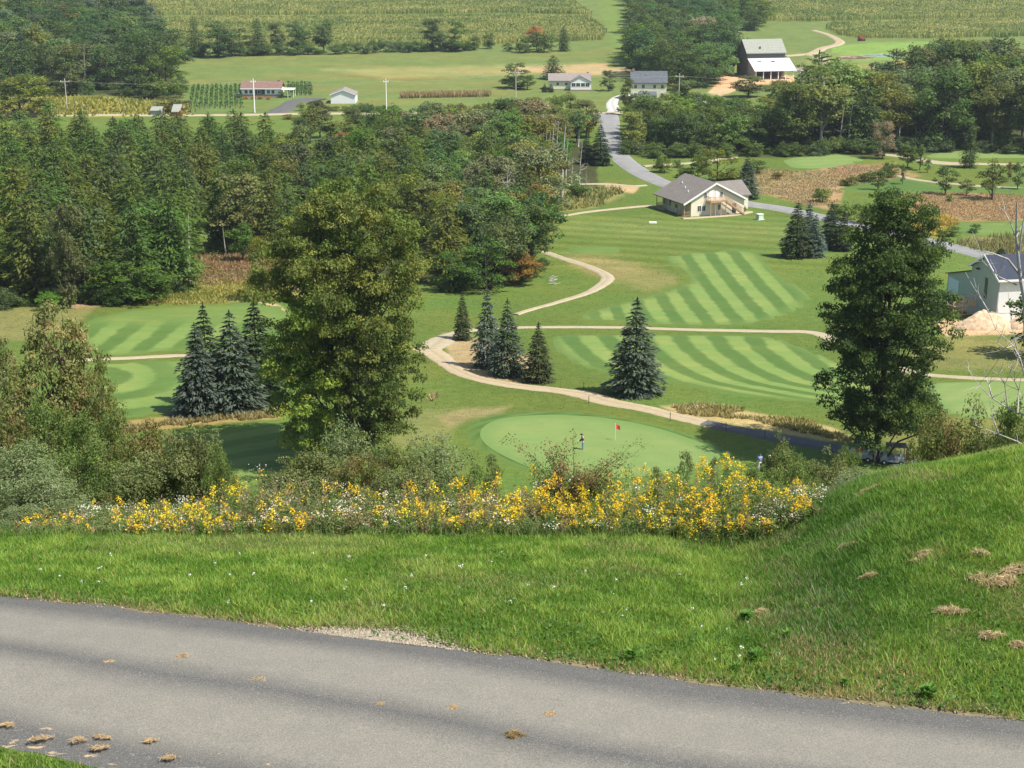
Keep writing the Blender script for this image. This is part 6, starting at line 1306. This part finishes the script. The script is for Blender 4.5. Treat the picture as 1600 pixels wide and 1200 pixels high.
brush('tan_meadow_weeds', [(100, 150), (170, 153), (245, 157), (300, 162), (300, 182), (-200, 182), (-200, 165)], 1., (.6, 1.6), [(.3, .29, .06), (.25, .26, .08)], 'goldenrod field below the upper left wood', .9, 11)
brush('tree_foot_tuft', [(655, 618), (680, 614), (692, 620), (685, 628), (660, 630)], 30, (.3, .8), [(.42, .34, .18)], 'dry grass tuft on the lawn right of the huge maple', .25, 12)

def rough():
    rng = np.random.RandomState(41); n = 420000; y = rng.uniform(128**.5, 400**.5, n)**2; x = y*rng.uniform(-.38, .38, n); z = hgt(x, y); px, py = proj(x, y, z); k = (py > 225) & ((py > 345) | (px > 850)) & ~((px < 300) & (py < 475)) & ~((px < 845) & (py < 455)) & (rng.rand(n) < (.1+fbm(x, y, 4, 77))*np.where((py < 400) & (px > 840), .35, 1))
    x, y, z, px, py = x[k], y[k], z[k], px[k], py[k]
    bad = np.zeros(len(x), bool)
    for q in LAID:
        ax = [a[0] for a in q]; ay = [a[1] for a in q]; m = (x > min(ax)) & (x < max(ax)) & (y > min(ay)) & (y < max(ay)) & ~bad
        if m.any(): bad[np.where(m)[0][inpoly(x[m], y[m], q)]] = True
    x, y, z = x[~bad], y[~bad], z[~bad]; n = len(x); c = ground_col(x, y, z)*rng.uniform(.65, 1.6, (n, 1))
    V, Fc, C = blade_mesh(x, y, z, rng.uniform(.02, .075, n)*(.6+y/300), rng.uniform(.05, .14, n)*(.5+y/260), c, rng, 1.2, 1.1); stuff('rough_grass', V, Fc, C, BLADE, 'short rough grass around the fairways and the green')
rough()
# poles and wires
def pole(px, pyb, pyt, label, arm=1.6, mat=WPOLE, r=.16):
    p = G(px, pyb); h = PT(px, pyt, p.y).z-p.z; T = thing('utility_pole', label, 'utility pole', p); MB().cyl((0, 0, h/2-.5), r*1.15, 'z', h+1, 10, r*.8).build('post', mat, T)
    if arm: m = MB(); m.box(-arm, arm, -.1, .1, h-.9, h-.68); m.build('crossarm', mat, T)
    m = MB()
    for x in (-arm*.85, 0, arm*.85): m.cyl((x, 0, h-.5 if x else h+.1), .1, 'z', .3, 8)
    m.build('insulator', TRIM, T); return Vector((p.x, p.y, p.z+h-.5))
tops = [pole(-140, 172, 124, 'utility pole beyond the left picture edge'), pole(105, 172, 124, 'thin grey utility pole in the goldenrod field at the left'), pole(398, 176, 124, 'pale utility pole in front of the ranch house', .9, TRIM, .2), pole(604, 175, 124, 'pale utility pole right of the white garage', .9, TRIM, .16), pole(806, 172, 110, 'wooden utility pole with long crossarm left of the white bungalow', 2.6), pole(1060, 172, 116, 'wooden utility pole right of the farmhouse', 1.4), pole(1290, 172, 118, 'utility pole hidden among trees right of the barn')]
P = []
for a_, b_ in zip(tops, tops[1:]):
    P.append([(*(a_+(b_-a_)*t+Vector((0, 0, -2.2*4*t*(1-t)*.5))), .02) for t in np.linspace(0, 1, 14)])
v, f = tubes(P, 4); tag(link('power_line', npmesh('power_line', v, f, WPOLE)), 'thin power line strung between the lane-side poles', 'wire')
pole(1405, 214, 161, 'slim lamp-topped pole in the wood behind the far green', 0.01, TRIM, .12)
# small golf things
p = G(961, 690); T = thing('golf_flag', 'red flag on a white pin in the green', 'golf flag', p); h = PT(961, 661, p.y).z-p.z
MB().cyl((0, 0, h/2), .02, 'z', h, 8).build('pin', TRIM, T)
m = MB(); nfx = 8
for i in range(nfx):
    x0, x1 = .5*i/nfx, .5*(i+1)/nfx; y0, y1 = .05*math.sin(9*x0), .05*math.sin(9*x1); o = len(m.V); dz0, dz1 = -.25*x0, -.25*x1
    m.V += [(x0, y0, h-.62+dz0), (x1, y1, h-.62+dz1), (x1, y1, h-.12+dz1*2.2), (x0, y0, h-.02+dz0*2.2), (x0, y0+.012, h-.62+dz0), (x1, y1+.012, h-.62+dz1), (x1, y1+.012, h-.12+dz1*2.2), (x0, y0+.012, h-.02+dz0*2.2)]
    m.F += [tuple(o+j for j in q) for q in ((0, 1, 2, 3), (7, 6, 5, 4), (0, 4, 5, 1), (3, 2, 6, 7))]
m.build('flag', simple('red_cloth', (.75, .12, .1), .7, .1), T)
p = G(918, 694); MBx = MB(); MBx.bar((-.4, 0, .03), (.4, -.25, .03), .03); MBx.cyl((.42, -.27, .04), .06, 'z', .06, 8); tag(MBx.build('golf_club', BLACK, None, p), 'dark putter lying on the green between golfer and flag', 'golf club')
for i, (px, py) in enumerate([(912, 603), (943, 604), (1047, 652), (1134, 668), (1195, 680), (920, 625)]):
    p = G(px, py+6); m = MB(); m.cyl((0, 0, .4), .035, 'z', 1.0, 8); m.cyl((0, 0, .93), .05, 'z', .06, 8); tag(m.build('stake', DGREY, None, p), ['left thin stake above the path near the lone spruce', 'thin stake just left of the lone spruce', 'thin stake on the near side of the pale path', 'first thin stake beside the dark paved path', 'second thin stake beside the dark paved path', 'thin stake below the path under the lone spruce'][i], 'stake')
p = G(1187, 343); T = thing('utility_box', 'pale green utility box on the lawn right of the club house', 'utility box', p, .5); m = MB(); m.box(-.6, .6, -.5, .5, 0, 1.1); m.build('cabinet', simple('pale_green_paint', (.5, .6, .48), .5), T); m = MB(); m.box(-.68, .68, -.58, .58, 1.1, 1.2); m.build('lid', simple('lid_green', (.6, .68, .56), .5), T); m = MB(); m.box(-.9, .9, -.8, .8, -.15, .05); m.build('pad', CONC, T)
p = G(1020, 349); m = MB(); m.box(-.8, .8, -.25, .25, .02, .3); m.box(-.7, .7, -.2, .2, .3, .36); tag(m.build('concrete_slab', simple('white_concrete', (.8, .78, .74), .8), None, p), 'small white slab on the lawn before the club house', 'slab')
pile(866, 442, 10, 14, 'little heap of pale branches on the mown lawn by the winding path', DEAD, (.6, 1.4), .05, seed=9, name='branch_pile')
for i, (px, py) in enumerate([(1300, 239), (1338, 690)]):
    pass
# vines in rows left and right of the ranch house
def vine(a, b, label, grp, n=1):
    A_, B_ = G(*a), G(*b); rng = np.random.RandomState(int(a[0])); k = 260; t = rng.rand(k); c = np.c_[(B_.x-A_.x)*t, (B_.y-A_.y)*t, 0*t]; c[:, 2] = hgt(A_.x+c[:, 0], A_.y+c[:, 1])-A_.z+rng.uniform(.4, 1.7, k); c += rng.normal(size=c.shape)*[.25, .2, .05]
    V, Fc, C = leaves(c, rng.normal(size=(k, 3)), rng.uniform(.5, .9, k), .7, np.array((.07, .13, .03))*rng.uniform(.7, 1.4, (k, 1)), rng); P = [[(*((B_-A_)*s), .05) if False else (*((B_-A_)*s), .06), (*((B_-A_)*s+Vector((0, 0, 1.8))), .05)] for s in np.linspace(0, 1, 8)]
    T = thing('vine_row', label, 'vine row', A_, 0, grp); link('foliage', npmesh('vine_foliage', V, Fc, LEAF, C), T); v, f = tubes(P, 4); tag(link('stake_row', npmesh('vine_stakes', v, f, WPOLE), T), kind='stuff')
for i in range(11): vine((298+i*8, 170), (303+i*7.2, 137), 'row of staked vines running uphill left of the ranch house', 'vine rows left of the ranch house')
for i in range(6): vine((452+i*7, 149), (452+i*6.2, 133), 'short row of staked vines behind the ranch house carport', 'vine rows behind the carport')

# golf carts -----------------------------------------------------------------------
SEAT = simple('cart_seat', (.55, .52, .45), .6); CARTB = simple('cart_body', (.3, .31, .32), .35, .06)
def cart(px, py, rz_, label):
    p = G(px, py); T = thing('golf_cart', label, 'golf cart', p, rz_)
    m = MB(); m.prism([(-1.15, .3), (1.2, .3), (1.25, .55), (1.0, .95), (.75, 1.0), (.55, .42), (-.1, .42), (-.15, .72), (-1.1, .78), (-1.2, .5)], 'y', -.58, .58); m.build('body', CARTB, T)
    for x in (-.75, .85):
        for y in (-.5, .5): w = MB().cyl((x, y*1.08, .24), .24, 'y', .2, 20).build('wheel', BLACK, T); MB().cyl((x, y*1.08+(.105 if y > 0 else -.105), .24), .11, 'y', .012, 14).build('hub', TRIM, w)
    m = MB(); m.box(-.65, -.12, -.52, .52, .73, .88); m.box(-.75, -.62, -.52, .52, .86, 1.3); m.build('seat', SEAT, T)
    m = MB(); m.prism([(-1.15, 1.86), (.75, 1.84), (.8, 1.88), (.7, 1.95), (-1.1, 1.98), (-1.2, 1.9)], 'y', -.62, .62); m.build('roof', DGREY, T)
    for y in (-.55, .55): MB().bar((-1.0, y, .75), (-1.0, y, 1.88), .035).build('roof_post', BLACK, T); MB().bar((.95, y, .95), (.62, y, 1.86), .035).build('roof_post', BLACK, T)
    m = MB(); m.cyl((.42, .25, 1.05), .17, 'x', .03, 16); m.bar((.7, .25, .8), (.42, .25, 1.05), .03); m.build('steering_wheel', BLACK, T)
    for y, mt in ((-.27, TRIM), (.25, RED)):
        b = MB().cyl((-1.32, y, .92), .15, 'z', .9, 14).build('golf_bag', mt, T); m = MB()
        for k in range(5): a = k*1.25; m.bar((-1.32+.07*math.cos(a), y+.07*math.sin(a), 1.3), (-1.32+.1*math.cos(a), y+.1*math.sin(a), 1.62), .02); m.box(-1.36+.1*math.cos(a), -1.28+.1*math.cos(a), y+.1*math.sin(a)-.03, y+.1*math.sin(a)+.03, 1.6, 1.67)
        m.build('clubs', DGREY, b)
    return T
cart(1395, 724, R(168), 'golf cart with dark roof and white bag parked under the dark maple'); cart(1345, 718, R(160), 'golf cart half hidden by shrubs left of the dark maple trunk')

# people ---------------------------------------------------------------------------
SKIN = simple('skin', (.55, .35, .25), .6, .05); HAIR = simple('hair', (.08, .05, .03), .8)
def skin_mesh(name, verts, edges, radii, mat, parent, root=0, sub=2):
    me = bpy.data.meshes.new(name); me.from_pydata(verts, edges, []); o = link(name, me, parent); me.materials.append(mat)
    sk = o.modifiers.new('skin', 'SKIN'); sl = me.skin_vertices[0].data
    for i, r in enumerate(radii): sl[i].radius = (r, r) if not isinstance(r, tuple) else r
    sl[root].use_root = True; s = o.modifiers.new('sub', 'SUBSURF'); s.levels = sub; s.render_levels = sub; sk.use_smooth_shade = True; return o
def person(px, py, rz_, label, shirt, pants, hat, pose='stand', lean=0., h=1.76, D=None, z=None):
    p = G(px, py) if D is None else OnG(px, D, py)
    if z is not None: p.z += z
    T = thing('person', label, 'person', p, rz_); k = h/1.76; dx = lean
    hx = .06+dx*1.3
    J = {'pel': (0, 0, .95), 'bel': (.02+dx*.3, 0, 1.12), 'che': (.03+dx*.7, 0, 1.35), 'nek': (.05+dx, 0, 1.5), 'hea': (hx+.02, 0, 1.6), 'top': (hx+.02, 0, 1.7), 'nos': (hx+.1, 0, 1.6), 'ear1': (hx+.01, .075, 1.61), 'ear2': (hx+.01, -.075, 1.61)}
    if pose == 'stand':
        legs = {s: [(0, .1*s, .9), (.03, .12*s, .5), (0, .13*s, .09), (.14, .14*s, .03)] for s in (1, -1)}
        arms = {1: [(.03+dx*.9, .2, 1.42), (.08+dx, .27, 1.14), (.3+dx, .12, .98), (.36+dx, .05, .93)], -1: [(.03+dx*.9, -.2, 1.42), (.08+dx, -.27, 1.14), (.3+dx, -.1, 1.0), (.36+dx, -.04, .95)]}
    elif pose == 'walk':
        legs = {1: [(0, .1, .9), (.14, .11, .52), (.1, .12, .1), (.24, .13, .05)], -1: [(0, -.1, .9), (-.02, -.11, .5), (-.26, -.12, .13), (-.14, -.13, .04)]}
        arms = {1: [(.03, .2, 1.42), (-.08, .25, 1.14), (.02, .26, .9), (.06, .25, .82)], -1: [(.03, -.2, 1.42), (.1, -.25, 1.15), (.28, -.23, 1.0), (.34, -.2, .97)]}
    else:
        legs = {s: [(.02, .11*s, .93), (.46, .14*s, .95), (.5, .14*s, .52), (.64, .15*s, .5)] for s in (1, -1)}
        arms = {s: [(.03, .2*s, 1.42), (.14, .25*s, 1.17), (.38, .14*s, 1.2), (.44, .1*s, 1.2)] for s in (1, -1)}
    sc = lambda q: tuple(c*k for c in q)
    names = list(J); V = [sc(J[n]) for n in names]; ix = {n: i for i, n in enumerate(names)}; E = [(0, 1), (1, 2), (2, 3), (3, 4), (4, 5), (4, 6), (4, 7), (4, 8)]; Rr = [(.15, .11), (.14, .1), (.165, .11), .055, .1, .075, .022, .02, .02]
    for s in (1, -1):
        o = len(V); V += [sc(q) for q in legs[s]]; E += [(0, o), (o, o+1), (o+1, o+2), (o+2, o+3)]; Rr += [.095, .06, .042, .035]
        o = len(V); V += [sc(q) for q in arms[s]]; E += [(2, o), (o, o+1), (o+1, o+2), (o+2, o+3)]; Rr += [.055, .04, .028, .03]
        w = V[-1]; dirv = Vector(arms[s][3])-Vector(arms[s][2]); dirv.normalize(); sd = dirv.cross(Vector((0, 0, 1))).normalized()
        for f_ in range(4):
            b_ = Vector(w)+dirv*.035*k+sd*(f_-1.5)*.02*k; t_ = b_+dirv*(.045+.01*(f_ in (1, 2)))*k-Vector((0, 0, .025*k)); j = len(V); V += [tuple(b_), tuple(t_)]; E += [(o+3, j), (j, j+1)]; Rr += [.011, .008]
        b_ = Vector(w)+sd*(-s)*.035*k; t_ = b_+dirv*.035*k; j = len(V); V += [tuple(b_), tuple(t_)]; E += [(o+3, j), (j, j+1)]; Rr += [.012, .009]
    skin_mesh('body', V, E, [tuple(c*k for c in r) if isinstance(r, tuple) else r*k for r in Rr], SKIN, T)
    V = [sc(J[n]) for n in ('pel', 'bel', 'che', 'nek')]; E = [(0, 1), (1, 2), (2, 3)]; Rr = [(.18, .14), (.175, .135), (.195, .14), .07]
    for s in (1, -1): o = len(V); a_ = arms[s]; V += [sc(q) for q in a_[:3]]; E += [(2, o), (o, o+1), (o+1, o+2)]; Rr += [.085, .065, .048]
    skin_mesh('jacket', V, E, Rr, shirt, T, 0)
    V = [sc((0, 0, 1.0)), sc((0, 0, .93))]; E = [(0, 1)]; Rr = [(.165, .13), (.175, .135)]
    for s in (1, -1): o = len(V); V += [sc(q) for q in legs[s][:3]]; E += [(1, o), (o, o+1), (o+1, o+2)]; Rr += [.12, .085, .07]
    skin_mesh('trousers', V, E, Rr, pants, T, 1)
    for s in (1, -1): a_, b_ = legs[s][2], legs[s][3]; skin_mesh('shoe', [sc((a_[0]-.03, a_[1], a_[2]-.03)), sc(b_)], [(0, 1)], [.055, .042], BLACK, T, 0)
    x, y, z_ = sc(J['hea']); q = MB()
    n = 16
    for i in range(7):
        ph = i/6*math.pi/2
        for j in range(n): a_ = 2*math.pi*j/n; q.V.append((x-.005+.118*k*math.cos(ph)*math.cos(a_), y+.108*k*math.cos(ph)*math.sin(a_), z_+.02+.13*k*math.sin(ph)))
    for i in range(6):
        for j in range(n): q.F.append((i*n+j, i*n+(j+1) % n, (i+1)*n+(j+1) % n, (i+1)*n+j))
    if hat: q.box(x+.07, x+.2, y-.07, y+.07, z_+.02, z_+.04)
    q.build('cap' if hat else 'hair', hat or HAIR, T, None, True); return T
JEAN = simple('blue_jeans', (.12, .24, .42), .8, .2, 8); DJ = simple('dark_jacket', (.045, .04, .035), .8, .15); BLUES = simple('blue_shirt', (.1, .2, .5), .8, .15); KHAKI = simple('khaki_cloth', (.4, .34, .24), .8); REDS = simple('red_shirt', (.75, .13, .06), .8, .1); GRNS = simple('grey_green_shirt', (.2, .26, .2), .8); WH = simple('white_cloth', (.8, .8, .78), .8, .05)
person(911, 704, math.pi-.2, 'man in dark jacket, blue jeans and black cap looking down on the green', DJ, JEAN, BLACK, 'stand', .05, 1.82)
m = MB(); m.box(-.09, .09, -.005, .005, -.07, .1); 
p = G(911, 704); tag(m.build('scorecard', WH, None, (p.x-.46, p.y-.05, p.z+1.04)), 'white card in the hands of the man on the green', 'card'); 
person(1187, 736, R(100), 'man in a blue shirt standing beside the green near the shrubs', BLUES, WH, None, 'stand'); person(1203, 738, R(150), 'person with a white cap beside the man in blue', GRNS, KHAKI, WH, 'stand')
pc = G(1347, 713); person(1345, 718, R(160), 'person in a red shirt seated in the golf cart behind the shrubs', REDS, KHAKI, None, 'sit', 0, 1.7, None, -.12)
person(1366, 722, R(190), 'person with a white cap standing between the two golf carts', GRNS, KHAKI, WH, 'stand')

# thin valley haze
m = MB(); m.box(-2300, 2300, -60, 4700, -72, 190); hz = m.build('haze', None) if False else None
hm = bpy.data.materials.new('valley_haze'); hm.use_nodes = True; ht = hm.node_tree; ht.nodes.clear(); ho = ht.nodes.new('ShaderNodeOutputMaterial'); hv = ht.nodes.new('ShaderNodeVolumePrincipled')
hv.inputs['Color'].default_value = (.8, .92, 1, 1); hv.inputs['Density'].default_value = .00008; hv.inputs['Anisotropy'].default_value = .2; ht.links.new(hv.outputs[0], ho.inputs['Volume'])
tag(m.build('haze', hm), 'thin pale haze filling the valley', kind='stuff')
